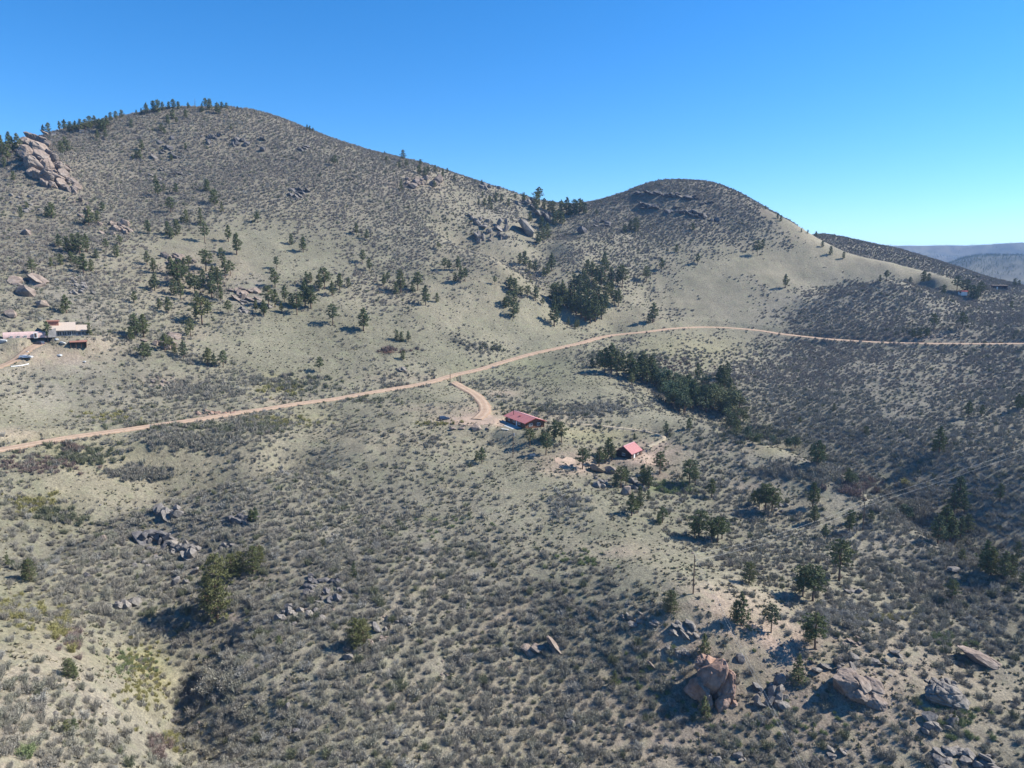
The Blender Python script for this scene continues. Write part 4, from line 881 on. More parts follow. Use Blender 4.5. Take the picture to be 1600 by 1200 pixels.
# region phrase -> trees as bearing of the foot, apparent height, habit
STANDS = {
 'in the dark clump left of the crag': '4,246,24,b 12,252,26,b 20,240,22,b 28,238,24,b 14,228,18,p 2,226,14,p 34,252,16,b 7,262,14,b',
 'on the skyline just right of the crag': '68,204,14 76,204,15,b 93,203,12 101,204,14 110,206,13,b 118,207,15 126,206,16 134,204,14 141,201,16,b 148,198,14',
 'on the skyline left of the summit': '156,205,16,b 163,207,18 167,199,15 173,189,11,b 181,186,10,b 190,184,10,b 213,179,6,b 221,180,9 229,179,15 240,175,14,b 247,176,16,b 254,173,11,b',
 'on the rocky summit of the left hill': '264,171,10,b 271,171,13,b 279,171,10,b 294,171,9 305,169,12,d 316,175,12,y 322,172,15,o 328,172,14,b 340,178,14,b 347,174,12,o 354,174,11,o 371,172,5,b',
 'just below the summit of the left hill': '290,184,10,b 270,186,12,b 262,194,12,b 252,205,10,b 276,194,9 205,197,9,b 361,204,9 257,209,9,b',
 'on the upper slope right of the crag': '152,218,12 165,216,11,b 106,236,14,b 96,240,16,b 101,227,11,b 222,236,14 219,249,12,b 213,247,10,b 208,250,8 290,233,8,b 268,251,9,b',
 'in the scrub below the foot of the crag': '139,354,26,b 153,350,18,b 160,330,12,b 81,341,20,b 74,340,14,b 33,340,14,b 21,282,12,b 42,327,10,b',
 'high on the left hill beside dark rock ledges': '247,307,20 275,303,14 243,286,10,b 324,299,15,b 335,320,20,b 347,331,14,y 267,333,20 256,298,9,b',
 'along the upper edge of the hillside meadow': '291,349,18,b 314,351,22,y 232,366,18 262,368,18,b 276,367,20,b 268,373,14,b 320,379,26 357,378,22 370,398,28 402,348,14 284,349,9,b',
 'on the scrubby slope left of the meadow': '92,387,18 105,394,20,b 115,397,26,b 125,398,28,b 135,394,24,b 166,392,16 187,384,14 182,402,16,b 111,410,14,b 150,404,12,b',
 'on the bench above the white house': '50,429,20,o 80,417,12,b 95,414,14,b 120,419,16 131,427,26,b 143,424,16,b 104,489,24,p 98,490,12,b',
 'in the grove between boulders on the left hill': '230,414,18 240,427,20 268,432,26 278,447,34 288,432,24 295,421,18 283,469,26 272,461,20,b 305,461,26 331,466,32 341,451,28 333,441,22 242,454,22,b 235,452,12',
 'at the right edge of the boulder grove': '322,424,28,o 347,416,24,o 352,434,26 360,431,20 308,478,20 297,452,22 318,447,22 325,490,18 313,462,22 345,470,20',
 'beside the pale rocks below the boulder grove': '210,474,16 263,490,22 316,507,36,o 306,500,18 357,491,18 249,483,14 400,487,16 412,492,20',
 'in the draw right of the white house': '212,528,32,b 225,527,30,b 205,532,18,b 298,526,24,o 293,530,16 224,561,26 231,558,18,b 258,550,24 266,547,18 287,560,24 273,553,14,b',
 'at the lower right end of the draw': '325,571,28,b 335,574,22,b 349,574,26,o',
 'beside the white house': '75,533,26,b 140,524,16,b 136,519,12,b',
 'on the bare skyline left of the small cliff': '480,204,8 484,206,8 489,207,6 601,242,5 604,254,8,o 630,254,16,o 635,264,12 624,262,9,b',
 'on the skyline above the small cliff': '657,261,10,o 655,272,12,b 664,276,12,b 669,272,10 680,269,9,b 692,276,10,b 699,271,7 710,283,8,b 742,286,5,b 753,288,6,b 679,297,12 627,297,14,y',
 'alone on the shrubby left hillside': '523,260,14 501,275,5,b',
 'on the open meadow high on the left hill': '455,382,14,b 474,394,20 557,367,16 573,375,14 567,412,18,o 577,424,18 432,420,16,o 424,427,8,b',
 'in the row across the middle of the meadow': '430,449,24 507,452,28 499,455,22 531,453,22 519,463,20 479,448,20 485,442,14 545,449,12,b 511,441,14',
 'in the cluster below the pale rocks': '420,482,30 430,480,24 445,472,22 413,494,18 464,492,28,o 477,480,34 486,482,30 455,477,16,b 440,489,16',
 'in the line of pines right of the meadow': '600,447,16 626,457,30 619,460,16,b 653,454,24,o 645,457,14,b 665,477,26 683,472,12,b 606,440,12',
 'on the slope left of the gully spur': '695,422,16 702,422,14 715,422,18 720,442,22 727,440,18 711,440,12,b 685,390,10 773,445,12 798,447,14 795,478,20,b 789,481,14,b 803,474,16,b',
 'standing apart on the pale grass above the road': '520,508,28,o 568,517,30,b',
 'near the dark brush pile above the road': '620,532,14,b 627,534,13,b 638,534,14 630,562,14,b',
 'by the gully head above the left road': '500,582,24,o',
 'among the cliffs left of the saddle': '748,320,8,b 757,322,10,b 765,320,12,b 775,316,12,b 784,315,10,b 795,322,10,b 768,328,9,b 805,314,9 818,318,14 754,309,8,b',
 'on the skyline left of the saddle': '842,317,20,o 838,324,20,b 850,327,14,b 858,329,12,b 864,333,16,b 877,337,20,b 885,335,22,b 890,337,14,b 898,336,20,b 905,335,20,o 909,330,14,b 914,334,14,b 932,336,8',
 'among the slabs below the saddle': '878,350,16,b 866,352,16,b 855,373,20,b 848,376,16,b 841,381,16,b 838,333,12,b 871,345,14,b 828,345,12,b 846,358,16,b',
 'in the rocky gully between the two hills': '862,424,24 856,428,14,b 820,414,18,b 812,412,14,b 836,426,16 828,421,12,b 850,432,12,b',
 'on the grass spur left of the gully': '804,459,20,b 796,452,14,b 824,466,16 837,470,20 848,479,12 802,496,20,b 808,489,14,b 813,462,12,b',
 'by the road bend below the gully grove': '866,510,32 888,507,11,y 899,514,14,y 903,511,10,b',
 'at the left edge of the gully grove': '870,472,26 864,467,20,b 880,477,28,b 886,482,22,b 874,487,20,b 866,480,16,b 879,462,20',
 'in the middle of the dark gully grove': '898,457,24 905,462,28,b 911,443,20 900,492,28 894,487,20,b 908,497,30,b 915,502,32,b 922,505,30,b 903,478,26 913,480,28,b 892,470,24,b 919,470,26',
 'at the right edge of the gully grove': '930,502,32,b 940,499,28 935,478,26,b 948,472,26 955,467,24,b 960,480,22 966,479,24 946,486,24,b 927,486,26,b',
 'in the upper part of the gully grove': '918,428,18,b 925,438,24 932,444,24,b 939,452,28 945,433,24 945,413,16 955,444,22 972,450,30,o 965,447,22 929,460,22,b 915,452,20,b',
 'scattered on the face of the round hill': '1010,440,20 1034,422,16 1090,412,14 1057,394,10,b 1083,360,9,b 985,360,14,b 993,362,18,b 976,364,11,b 1183,400,20 1192,388,12,b 1227,450,18 1020,504,26 1014,505,12,b',
 'on the right shoulder of the round hill': '1275,370,7,b 1252,363,5,b 1262,365,5,b 1285,386,8,b 1298,398,11,b 1318,404,9,b 1215,342,8,b 1220,346,8,b 1196,327,5,b',
 'on the crest of the scrubby knoll': '1385,439,14,o 1375,440,9,b 1443,440,14,b 1451,439,10,b 1422,443,9,b',
 'behind the knoll near the dark shed': '1474,459,12,b 1495,455,20,o 1503,457,15,o 1511,458,18,b 1520,467,18,b 1527,467,16,b 1532,462,18,o 1585,447,10,b 1592,447,8,b',
 'above the road on the knoll': '1459,516,22,o 1437,528,12,b 1426,527,10,b 1503,514,22,o 1580,482,10,b 1448,526,12,b',
 'at the upper end of the wooded gulch': '945,582,38,p 955,584,46,p 964,587,40,p 972,580,30 925,574,14,b 985,592,40,p 991,597,34 1000,587,30 1005,590,38,p 937,574,26',
 'in the upper half of the wooded gulch': '1004,596,34,p 1026,600,30,l 1034,604,30,l 1044,610,30,p 1061,618,30,l 1010,602,30,b 1018,597,40,p 1023,604,30,b 987,605,22,o 1030,609,26,l 1040,616,26,l 1050,619,28,l 1055,604,24,l 1068,604,20,l 1075,614,30,b 1090,594,26,p',
 'in the middle of the wooded gulch': '1040,628,34,l 1050,634,34,p 1066,626,30,l 1082,622,30,l 1108,630,34,l 1122,634,30,l 1060,644,30,l 1070,646,30,l 1083,640,46,p 1091,636,32,l 1103,645,42,p 1110,640,34,l 1100,606,22,l 1048,636,24,l 1076,630,26,l 1117,622,24,l 1098,622,24,l',
 'at the lower end of the wooded gulch': '1125,609,36,p 1131,613,38,p 1135,594,28,p 1140,619,28,b 1140,650,30,l 1150,645,30,l 1156,640,26,l 1132,645,24,l 1140,670,26,l 1146,674,24,l 1151,680,20,l 1160,662,20,l',
 'on the gulch bottom below the wooded part': '1168,688,18,l 1185,694,14,l 1236,704,18,l 1228,700,12,l 1205,696,12,l 1243,700,14,l',
 'in front of the red roofed house': '828,697,28,o 853,711,34,o 848,690,18,b',
 'behind and right of the red roofed house': '866,691,36,b 877,693,34,o 850,662,11,b',
 'on the path above the cabin': '1041,680,22,b 1077,671,18,b 991,687,10,b',
 'left of the red roofed cabin': '910,733,34,o 936,729,30,b 950,714,30,b 956,720,28,b 945,724,22,b',
 'below the red roofed cabin': '970,762,34,o 978,757,28 962,760,20,b 1005,762,36,b 1013,764,30,b 1000,777,18,b',
 'right of the red roofed cabin': '1031,740,34,o 1077,760,42,o 1086,757,22,o',
 'beside the boulder below the cabin': '987,806,36,b 995,802,26,b 1001,792,18,b 1013,782,16,b',
 'on the slope below the cabin': '1112,777,30,b 1035,817,26,o 1029,820,18,b 1092,842,46,o 1085,840,30,b 1111,847,34,o 1121,847,40,o 1128,842,34,o',
 'on the spur between cabin and wooden pole': '1186,797,34,o 1196,797,42,o 1206,800,38,o 1270,792,38,p 1272,817,28,b 1289,842,24,b 1178,788,22,b',
 'on the spur edge above the lower gulch': '1276,730,42,p 1282,727,34,p 1268,718,24,b 1325,757,26,p 1332,758,16,l',
 'beside the far wooden pole': '1327,832,34,p 1331,817,20,b 1361,817,20,o 1344,812,10,b',
 'on the far gulch side': '1355,680,14,b 1352,677,12,b 1467,709,42,p 1460,706,18,b 1512,652,26 1534,650,18 1590,642,26,b 1598,638,20,b 1303,642,12,b 1250,660,10,b 1562,783,28,p',
 'on the gulch floor below the power line': '1497,792,48,p 1490,802,34,p 1506,802,30,b 1475,852,62,p 1465,850,44,b 1484,850,50,p 1500,842,36,b 1512,832,30,b 1420,812,16,l 1408,807,18,l',
 'on the gulch floor at the right edge': '1503,877,20,b 1540,897,52,p 1548,900,40,b 1568,907,46,p 1579,902,36,b 1535,892,24,b 1598,917,22,b 1590,872,26,b',
 'on the open slope right of the far pole': '1400,851,18,d 1415,852,20,d 1487,940,36,o',
 'on the slope right of the near pole': '1311,907,66,o 1270,939,58,o 1254,932,48,o 1248,928,26,b 1170,912,34,b',
 'around the pink outcrop and near pole': '1158,977,54,y 1150,973,36,b 1205,988,46,o 1273,1014,58,o 1264,1004,30,b 1247,1067,46,y 1048,957,36,b 1100,1022,34,y 1100,1122,38,y 960,1072,26,y 1490,1132,24,y',
 'in the foreground rocks on the left': '340,966,100,b,.62 327,952,56,b,.7 362,905,40,b 376,897,36,b 396,896,44,b 407,882,30,b 553,902,26,y 555,1012,48,b 568,1006,40,b 400,818,26,b 393,814,18,b 215,906,12,y 436,1012,20,b',
 'in the gulch at the left edge': '47,908,36,b 39,904,24,b 108,1058,30,b 116,1060,24,b 105,1147,24,b 117,1142,20,b 12,884,18,b 21,888,14,b',
 'on the grassy brow left of the house': '753,724,26,b 745,720,16,b'}
TREES = []; WIDE = {}
for phrase, s in STANDS.items():
    for t in s.split():
        q = t.split(','); k = q[3] if len(q) > 3 else random.Random(t).choice('ppo'); TREES.append([float(q[0]), float(q[1]), float(q[2]), k, phrase]); WIDE[(float(q[0]), float(q[1]))] = float(q[4]) if len(q) > 4 else 1.0
TREE_OBJS = []; treerec = []
for u, v, h, k, ph in TREES:
    p = at(u, v)
    if p is None:
        for dv in range(1, 14):
            p = at(u, v+dv)
            if p: break
    if p is None: print('no land', u, v); continue
    dep = project(*map(np.array, p))[2]; treerec.append((u, v, h, k, ph, p, float(dep)*h/F*(1.03 if v > 560 else 1.2) * (1.3 if k == 'l' and v > 640 else 1)))
treerec.sort(key=lambda t: -t[2])
count = {}
def plant(rec, i):
    u, v, h, k, ph, p, hm = rec; rd = random.Random(i*13+5)
    key = ALT[k]
    if h < 27 and key+'_far' in FORMS: key += '_far'
    tr, cr = FORMS[key][rd.randrange(len(FORMS[key]))]
    e = empty(NAME[k][0], (p[0], p[1], p[2]-.05), rd.uniform(0, 6.28)); s = hm/10.0
    wx = rd.uniform(.85, 1.2)*(.85 if h < 27 else 1)*(1.0 if k != 'b' else .85)*WIDE[(u, v)]; e.scale = (s*wx, s*wx, s)
    link('trunk', tr, parent=e)
    if cr: link('crown', cr, parent=e)
    e['_uv'] = (u, v, h); e['_k'] = k; e['_ph'] = ph; TREE_OBJS.append(e)
many = []; 
treerec = [(u, v, h, 'p' if k == 'b' and h >= 22 and v < 860 else k, ph, p, hm) for u, v, h, k, ph, p, hm in treerec]
pinekind = [r for r in treerec if NAME[r[3]][0] == 'pine_tree']; junk = [r for r in treerec if NAME[r[3]][0] == 'juniper_tree']; others = [r for r in treerec if NAME[r[3]][0] not in ('pine_tree', 'juniper_tree')]
for i, r in enumerate(pinekind[:298] + junk[:298] + others): plant(r, i)
print('pines', len(pinekind), 'junipers', len(junk), 'other', len(others))

# distant woods on the ridges beyond the right edge
n = 70000; fa = np.radians(rng.uniform(20, 50, n)); fd = rng.uniform(2100, 5600, n); fx, fy = fd*np.sin(fa), fd*np.cos(fa); fz = land(fx, fy)
pr = np.where(fz > CAMZ-12, .85, .06) * np.where(fd > 3600, .35, 1) * np.clip(.5+2.5*fbm(fx/260, fy/260, 3, 151), 0, 1)
k = rng.random(n) < pr; fx, fy, fz = fx[k], fy[k], fz[k]
def fartree(seed):
    random.seed(seed); mb = MB(); mb.tube([(0,0,-.5),(0,0,6)], [.25,.1], 4)
    for i in range(46):
        t = random.uniform(.12, 1); a = random.uniform(0, 6.28); r = 2.6*(1-t)**.7*random.uniform(.3,1)+.1; tuft(mb, (r*math.cos(a), r*math.sin(a), 10*t), 1.0, 3)
    return mb
FT = [link('distant_pine', mesh_from('distant_pine', fartree(600+i).v, fartree(600+i).f), M_NEEDLE) for i in range(2)]
for i, o in enumerate(FT): o.location = (fx[i], fy[i], fz[i]); tag(o, kind='stuff')
instancer('distant_woods', form_collection('distant_forms', FT), fx, fy, fz, rng.uniform(.45, .95, len(fx)), rng.uniform(0, 6.28, len(fx)), rng.integers(0, 2, len(fx)), np.zeros(len(fx)))
# ------------------------------------------------------------------ buildings
def flat_mat(name, col, rough=.7, metal=0.0, var=.12, sc=1.5, spec=.3):
    def f(nt, b):
        n = noise(nt, sc, 4); c0 = tuple(max(0, x*(1-var)) for x in col); c1 = tuple(x*(1+var) for x in col)
        nt.links.new(ramp(nt, n, [(.35, c0), (.65, c1)]), b.inputs['Base Color']); b.inputs['Roughness'].default_value = rough; b.inputs['Metallic'].default_value = metal; b.inputs['Specular IOR Level'].default_value = spec
    return mat(name, f)
M_REDROOF = flat_mat('red_metal_roof', (.41,.155,.15), .6, 0, .08, .5, .4); M_REDTRIM = flat_mat('red_trim', (.30,.06,.05)); M_LOG = flat_mat('stained_logs', (.19,.095,.055), .8, 0, .3, 2.0)
M_DARKWOOD = flat_mat('dark_wood', (.085,.06,.045), .85, 0, .3, 2.0); M_GLASS = flat_mat('window_glass', (.05,.065,.08), .12, 0, .05, 1, .6); M_WHITE = flat_mat('white_paint', (.78,.77,.74), .6, 0, .05)
M_CONC = flat_mat('concrete', (.42,.43,.42), .9, 0, .12); M_STEEL = flat_mat('galvanised_steel', (.45,.46,.47), .4, .6, .1); M_TANROOF = flat_mat('pale_tan_roof', (.47,.385,.31), .8, 0, .07)
M_STONE = flat_mat('pale_stone_wall', (.36,.33,.30), .9, 0, .2, 1); M_PINK = flat_mat('pink_stucco', (.50,.36,.33), .9, 0, .12, .8); M_RUST = flat_mat('rust_brown_panel', (.30,.14,.10), .8, 0, .2); M_POLE = flat_mat('weathered_pole', (.15,.10,.07), .9, 0, .25, 2); M_GREYPOST = flat_mat('weathered_post', (.20,.17,.14), .9, 0, .25, 2)
M_WIRE = flat_mat('aluminium_wire', (.52,.52,.50), .6, 0, .05); M_TYRE = flat_mat('tyre_rubber', (.03,.03,.032), .9); M_RIM = flat_mat('alloy_rim', (.5,.5,.52), .35, .6)
M_BLUEWALL = flat_mat('pale_window_wall', (.42,.47,.50), .5, 0, .15, 1)

def gable_house(name, loc, rz, L, W, eave, pitch, over, wallm, label, cat, ribs):
    e = empty(name, loc, rz); tag(e, label, cat); rise = W/2*math.tan(pitch); hw = W/2
    for (x0, x1, y0, y1) in ((-L/2, L/2, -hw, -hw+.25), (-L/2, L/2, hw-.25, hw)):
        m = MB(); n = max(4, int(eave/.3)); hgt = (eave+.6)/n
        m.box(x0, x1, y0+.06, y1-.06, -.6, eave)
        for i in range(n): m.tube([(x0-.18, (y0+y1)/2, -.6+hgt*(i+.5)), (x1+.18, (y0+y1)/2, -.6+hgt*(i+.5))], hgt*.5, 6)
        m.build('wall', wallm, e)
    for sx_ in (-1, 1):
        m = MB(); xa = sx_*(L/2-.13); n = max(4, int(eave/.3)); hgt = (eave+.6)/n
        for i in range(n): m.tube([(xa, -hw+.2, -.6+hgt*(i+.5)), (xa, hw-.2, -.6+hgt*(i+.5))], hgt*.5, 6)
        m.build('wall', wallm, e)
        g = MB(); g.add([(xa-.08, -hw+.1, eave), (xa-.08, hw-.1, eave), (xa-.08, 0, eave+rise-.08), (xa+.08, -hw+.1, eave), (xa+.08, hw-.1, eave), (xa+.08, 0, eave+rise-.08)], [(0,1,2), (5,4,3), (0,3,4,1), (1,4,5,2), (2,5,3,0)])
        g.build('gable', wallm, e)
    t = .12; run = hw+over; ex = L/2+over
    for s in (-1, 1):
        m = MB(); dz = run*math.tan(pitch); zt = eave+rise+.14
        m.add([(-ex, 0, zt), (ex, 0, zt), (ex, s*run, zt-dz), (-ex, s*run, zt-dz), (-ex, 0, zt-t), (ex, 0, zt-t), (ex, s*run, zt-dz-t), (-ex, s*run, zt-dz-t)], [(0,1,2,3), (7,6,5,4), (0,4,5,1), (1,5,6,2), (2,6,7,3), (3,7,4,0)])
        rf = m.build('roof', M_REDROOF, e); r = MB(); k = int(2*ex/ribs)
        for i in range(k+1):
            x = -ex+.05+(2*ex-.1)*i/k; r.add([(x-.04, 0, zt+.004), (x+.04, 0, zt+.004), (x, 0, zt+.05), (x-.04, s*run, zt-dz+.004), (x+.04, s*run, zt-dz+.004), (x, s*run, zt-dz+.05)], [(0,2,5,3), (1,4,5,2)])
        r.build('roof_rib', M_REDROOF, rf)
        for sx_ in (-1, 1):
            f = MB(); x = sx_*ex; f.add([(x-.03, s*.02, zt-t-.003), (x+.03, s*.02, zt-t-.003), (x+.03, s*run, zt-dz-t-.003), (x-.03, s*run, zt-dz-t-.003), (x-.03, s*.02, zt-t-.22), (x+.03, s*.02, zt-t-.22), (x+.03, s*run, zt-dz-t-.22), (x-.03, s*run, zt-dz-t-.22)], [(0,1,2,3), (7,6,5,4), (0,4,5,1), (1,5,6,2), (2,6,7,3), (3,7,4,0)])
            f.build('fascia', M_REDTRIM, e)
    zt = eave+rise+.14; c = MB(); c.add([(-ex-.02, -.28, zt-.05), (-ex-.02, 0, zt+.08), (-ex-.02, .28, zt-.05), (ex+.02, -.28, zt-.05), (ex+.02, 0, zt+.08), (ex+.02, .28, zt-.05)], [(0,1,4,3), (1,2,5,4)])
    c.build('ridge_cap', flat_mat('ridge_metal', (.66,.36,.36), .35, .2, .05), e)
    return e
def window(e, axis, pos, c, z0, w, h, fm=M_WHITE, d=.10):
    """window on a wall facing along -y/+y ('y') or -x/+x ('x')"""
    s = 1 if pos > 0 else -1; f = MB(); g = MB(); t = .10
    def bx(m, a0, a1, z0_, z1_, d0, d1):
        lo, hi = sorted((pos+s*d0, pos+s*d1)); m.box(a0, a1, lo, hi, z0_, z1_) if axis == 'y' else m.box(lo, hi, a0, a1, z0_, z1_)
    for (a0, a1, za, zb) in ((c-w/2, c+w/2, z0, z0+t), (c-w/2, c+w/2, z0+h-t, z0+h), (c-w/2, c-w/2+t, z0+t, z0+h-t), (c+w/2-t, c+w/2, z0+t, z0+h-t), (c-.04, c+.04, z0+t, z0+h-t)): bx(f, a0, a1, za, zb, 0.03, d)
    bx(g, c-w/2+.02, c+w/2-.02, z0+.02, z0+h-.02, .03, .06); o = f.build('window', fm, e); g.build('pane', M_GLASS, o); return o
def door(e, axis, pos, c, w, h, m):
    s = 1 if pos > 0 else -1; b = MB(); k = MB(); lo, hi = sorted((pos+s*.03, pos+s*.12))
    b.box(c-w/2, c+w/2, lo, hi, 0, h) if axis == 'y' else b.box(lo, hi, c-w/2, c+w/2, 0, h); o = b.build('door', m, e)
    lo, hi = sorted((pos+s*.12, pos+s*.18)); k.box(c+w*.32, c+w*.40, lo, hi, 1.0, 1.1) if axis == 'y' else k.box(lo, hi, c+w*.32, c+w*.40, 1.0, 1.1); k.build('handle', M_STEEL, o)

ang = math.atan2(-.877, .48)
hse = gable_house('log_house', (HOUSE[0], HOUSE[1], HOUSE[2]), ang, 16.5, 9.0, 2.7, R(19), .8, M_LOG, 'long log house with a red metal gable roof beside the driveway', 'house', .6)
for c in (-5.6, -1.2, 3.4): window(hse, 'y', -4.5, c, .95, 1.5, 1.15)
door(hse, 'y', -4.5, 1.1, 1.0, 2.1, M_WHITE); window(hse, 'x', 8.25, -2.0, .95, 1.5, 1.2); window(hse, 'x', 8.25, 1.8, .95, 1.5, 1.2); window(hse, 'y', 4.5, -3, .95, 1.4, 1.1); window(hse, 'y', 4.5, 3, .95, 1.4, 1.1)
m = MB(); m.tube([(-5.0, -2.6, 3.2), (-5.0, -2.6, 5.6)], .14, 8); m.tube([(-5.0, -2.6, 5.6), (-5.0, -2.6, 5.85)], .22, 8); m.build('flue_pipe', M_DARKWOOD, hse)
m = MB(); m.box(-.5, .3, -2.6, -1.9, 3.72, 3.95); m.build('roof_vent', M_REDTRIM, hse)
pt = MB(); pt.box(-11.5, 5.5, -9.0, -4.62, -.5, .06); po = pt.build('patio', M_CONC, loc=HOUSE[:3]); po.rotation_euler = (0, 0, ang); tag(po, kind='structure')
ang2 = math.atan2(-.80, -.60)
cab = gable_house('log_cabin', (CABIN[0], CABIN[1], CABIN[2]), ang2, 8.2, 6.6, 2.3, R(36), .55, M_DARKWOOD, 'small dark log cabin with a steep red metal roof', 'cabin', .6)
door(cab, 'y', 3.3, 1.6, 1.0, 2.0, M_WHITE); window(cab, 'y', 3.3, -1.4, .8, 1.2, 1.0); window(cab, 'x', 4.1, .0, .9, 1.3, 1.1); window(cab, 'y', -3.3, 0, .8, 1.2, 1.)
for x in (3.6, 0.3, -3.4):
    m = MB(); m.box(x-.09, x+.09, 3.75, 3.93, -.6, 1.95); m.build('porch_post', M_LOG, cab)
# the white house on the left and what stands around it
lx, ly, lz = LEFTHOUSE; th = math.atan2(lx, ly); rzl = -th
wh = empty('white_house', (lx, ly, lz), rzl); wh.scale = (math.hypot(lx, ly)/F*48/17.4,)*3; tag(wh, 'low house with flat pale tan roofs and a long window wall', 'house')
def slabroof(name, x0, x1, y0, y1, zf, zb, t, mt, par):
    m = MB(); m.add([(x0,y0,zf-t),(x1,y0,zf-t),(x1,y1,zb-t),(x0,y1,zb-t),(x0,y0,zf),(x1,y0,zf),(x1,y1,zb),(x0,y1,zb)], [(0,3,2,1),(4,5,6,7),(0,1,5,4),(1,2,6,5),(2,3,7,6),(3,0,4,7)]); return m.build(name, mt, par)
m = MB(); m.box(-8, 2.2, -3.5, 6.5, -1, 2.6); m.build('wall', M_STONE, wh); m = MB(); m.box(2.22, 7.8, -3.1, 4.5, -1, 2.2); m.build('wall', M_STONE, wh)
slabroof('roof', -8.8, 2.3, -4.6, 7.2, 2.9, 6.0, .25, M_TANROOF, wh); slabroof('roof', 2.34, 8.6, -4.3, 5.2, 2.5, 4.6, .22, M_TANROOF, wh)
for c in (-6.6, -4.6, -2.6, -.6, 1.2): window(wh, 'y', -3.5, c, .3, 1.8, 2.0, M_BLUEWALL)
for c in (3.4, 5.0, 6.6): window(wh, 'y', -3.1, c, .3, 1.4, 1.6, M_BLUEWALL)
m = MB(); m.box(-8.9, -4.6, 2.5, 6.0, 3.0, 6.6); tw = m.build('tower', M_RUST, wh); slabroof('tower_roof', -9.7, -4.2, 1.9, 6.6, 7.0, 7.2, .3, M_RUST, tw)
m = MB(); m.box(-12, 9, -7.2, -4.9, -1.2, -.25); m.build('terrace', M_CONC, wh)
wx, wy, wz = LEFTWING; wg = empty('vaulted_wing', (wx, wy, wz), -math.atan2(wx, wy)); wg.scale = (math.hypot(wx, wy)/F*58/22,)*3; tag(wg, 'long pink vaulted building with a dark arched end', 'building')
m = MB(); nseg = 10
for i in range(2):
    x = -9.5 if i == 0 else 8.5
    for k in range(nseg+1): a = math.pi*k/nseg; m.v.append((x, -2.4*math.cos(a), 3.1*math.sin(a)**.8-.3))
m.f += [(k, k+nseg+1, k+nseg+2, k+1) for k in range(nseg)] + [tuple(range(nseg+1))[::-1], tuple(range(nseg+1, 2*nseg+2))]
m.build('vault', M_PINK, wg)
m = MB(); m.add([(-9.56, -1.7*math.cos(math.pi*k/8), 2.2*math.sin(math.pi*k/8)-.3) for k in range(9)] + [(-9.50, -1.7*math.cos(math.pi*k/8), 2.2*math.sin(math.pi*k/8)-.3) for k in range(9)], [tuple(range(9)), tuple(range(9, 18))[::-1]] + [(k, k+9, k+10, k+1) for k in range(8)])
m.build('arched_opening_shade', M_DARKWOOD, wg)  # dark plate paints the shade inside the arch; the vault end is closed
for x in (-6.2, -3.4, -.6): window(wg, 'y', -2.42, x, .2, 1.3, .9)
m = MB(); m.box(2.8, 4.4, -3.0, -2.3, -.4, 2.3); m.build('door_surround', M_WHITE, wg); door(wg, 'y', -3.0, 3.6, .9, 2.0, M_DARKWOOD)
m = MB(); m.add([(8.6,-2.6,-.4),(12.2,-2.6,-.4),(12.2,2.2,-.4),(8.6,2.2,-.4),(8.6,-2.6,2.7),(12.2,-2.6,3.9),(12.2,2.2,3.9),(8.6,2.2,2.7)], [(0,3,2,1),(4,5,6,7),(0,1,5,4),(1,2,6,5),(2,3,7,6),(3,0,4,7)]); m.build('entry_block', M_STONE, wg)
def shed(name, u, v, w, d, h, label, rm, wm, face, posts=4):
    p = at(u, v); e = empty(name, p, -math.atan2(p[0], p[1])+face); tag(e, label, 'shed')
    slabroof('roof', -w/2-.3, w/2+.3, -d/2-.4, d/2+.3, h*.9, h*1.08, .18, rm, e)
    m = MB(); m.box(-w/2, w/2, d/2-.15, d/2, -.8, h*.98); m.build('wall', wm, e); m = MB(); m.box(-w/2, -w/2+.15, -d/2+.2, d/2-.18, -.8, h*.86); m.build('wall', wm, e); m = MB(); m.box(w/2-.15, w/2, -d/2+.2, d/2-.18, -.8, h*.86); m.build('wall', wm, e)
    for i in range(posts):
        x = -w/2+.1+(w-.2)*i/(posts-1); m = MB(); m.box(x-.08, x+.08, -d/2, -d/2+.16, -.8, h*.86); m.build('post', M_LOG, e)
    return e
shed('open_shed', 123, 540, 6.0, 3.4, 2.0, 'open fronted shed with a reddish roof below the white house', M_RUST, M_DARKWOOD, 0)
sh = shed('dark_shed', 1561, 452, 11, 5, 3.6, 'dark low shed on the far slope near the right edge', M_DARKWOOD, M_DARKWOOD, .25); m = MB(); m.box(-2.6, -1.7, -2.7, -2.52, 0, 2.2); m.build('door', M_WHITE, sh)
p = at(1504, 460); ch = empty('far_cottage', p, -math.atan2(p[0], p[1])); tag(ch, 'pale cottage with a red roof among pines at the far right', 'cottage')
m = MB(); m.box(-3, 3, -2, 2, -.8, 2.1); m.build('wall', M_WHITE, ch); slabroof('roof', -3.3, 3.3, -2.3, 0, 2.2, 3.0, .15, M_REDTRIM, ch); slabroof('roof', -3.3, 3.3, .01, 2.3, 3.0, 2.2, .15, M_REDTRIM, ch)
window(ch, 'y', -2.0, -1.5, .8, 1.2, 1.1, M_DARKWOOD)
for (u, v, lb) in ((84, 205, 'tiny pale hut between skyline pines, left'), (128, 207, 'tiny pale hut between skyline pines, right')):
    p = at(u, v) or at(u, v+6); h_ = empty('hilltop_hut', p, -math.atan2(p[0], p[1])); tag(h_, lb, 'hut'); m = MB(); m.box(-1.5, 1.5, -1.3, 1.3, -.8, 1.7); m.build('wall', M_STONE, h_); slabroof('roof', -1.8, 1.8, -1.6, 1.6, 1.85, 2.2, .2, M_TANROOF, h_)

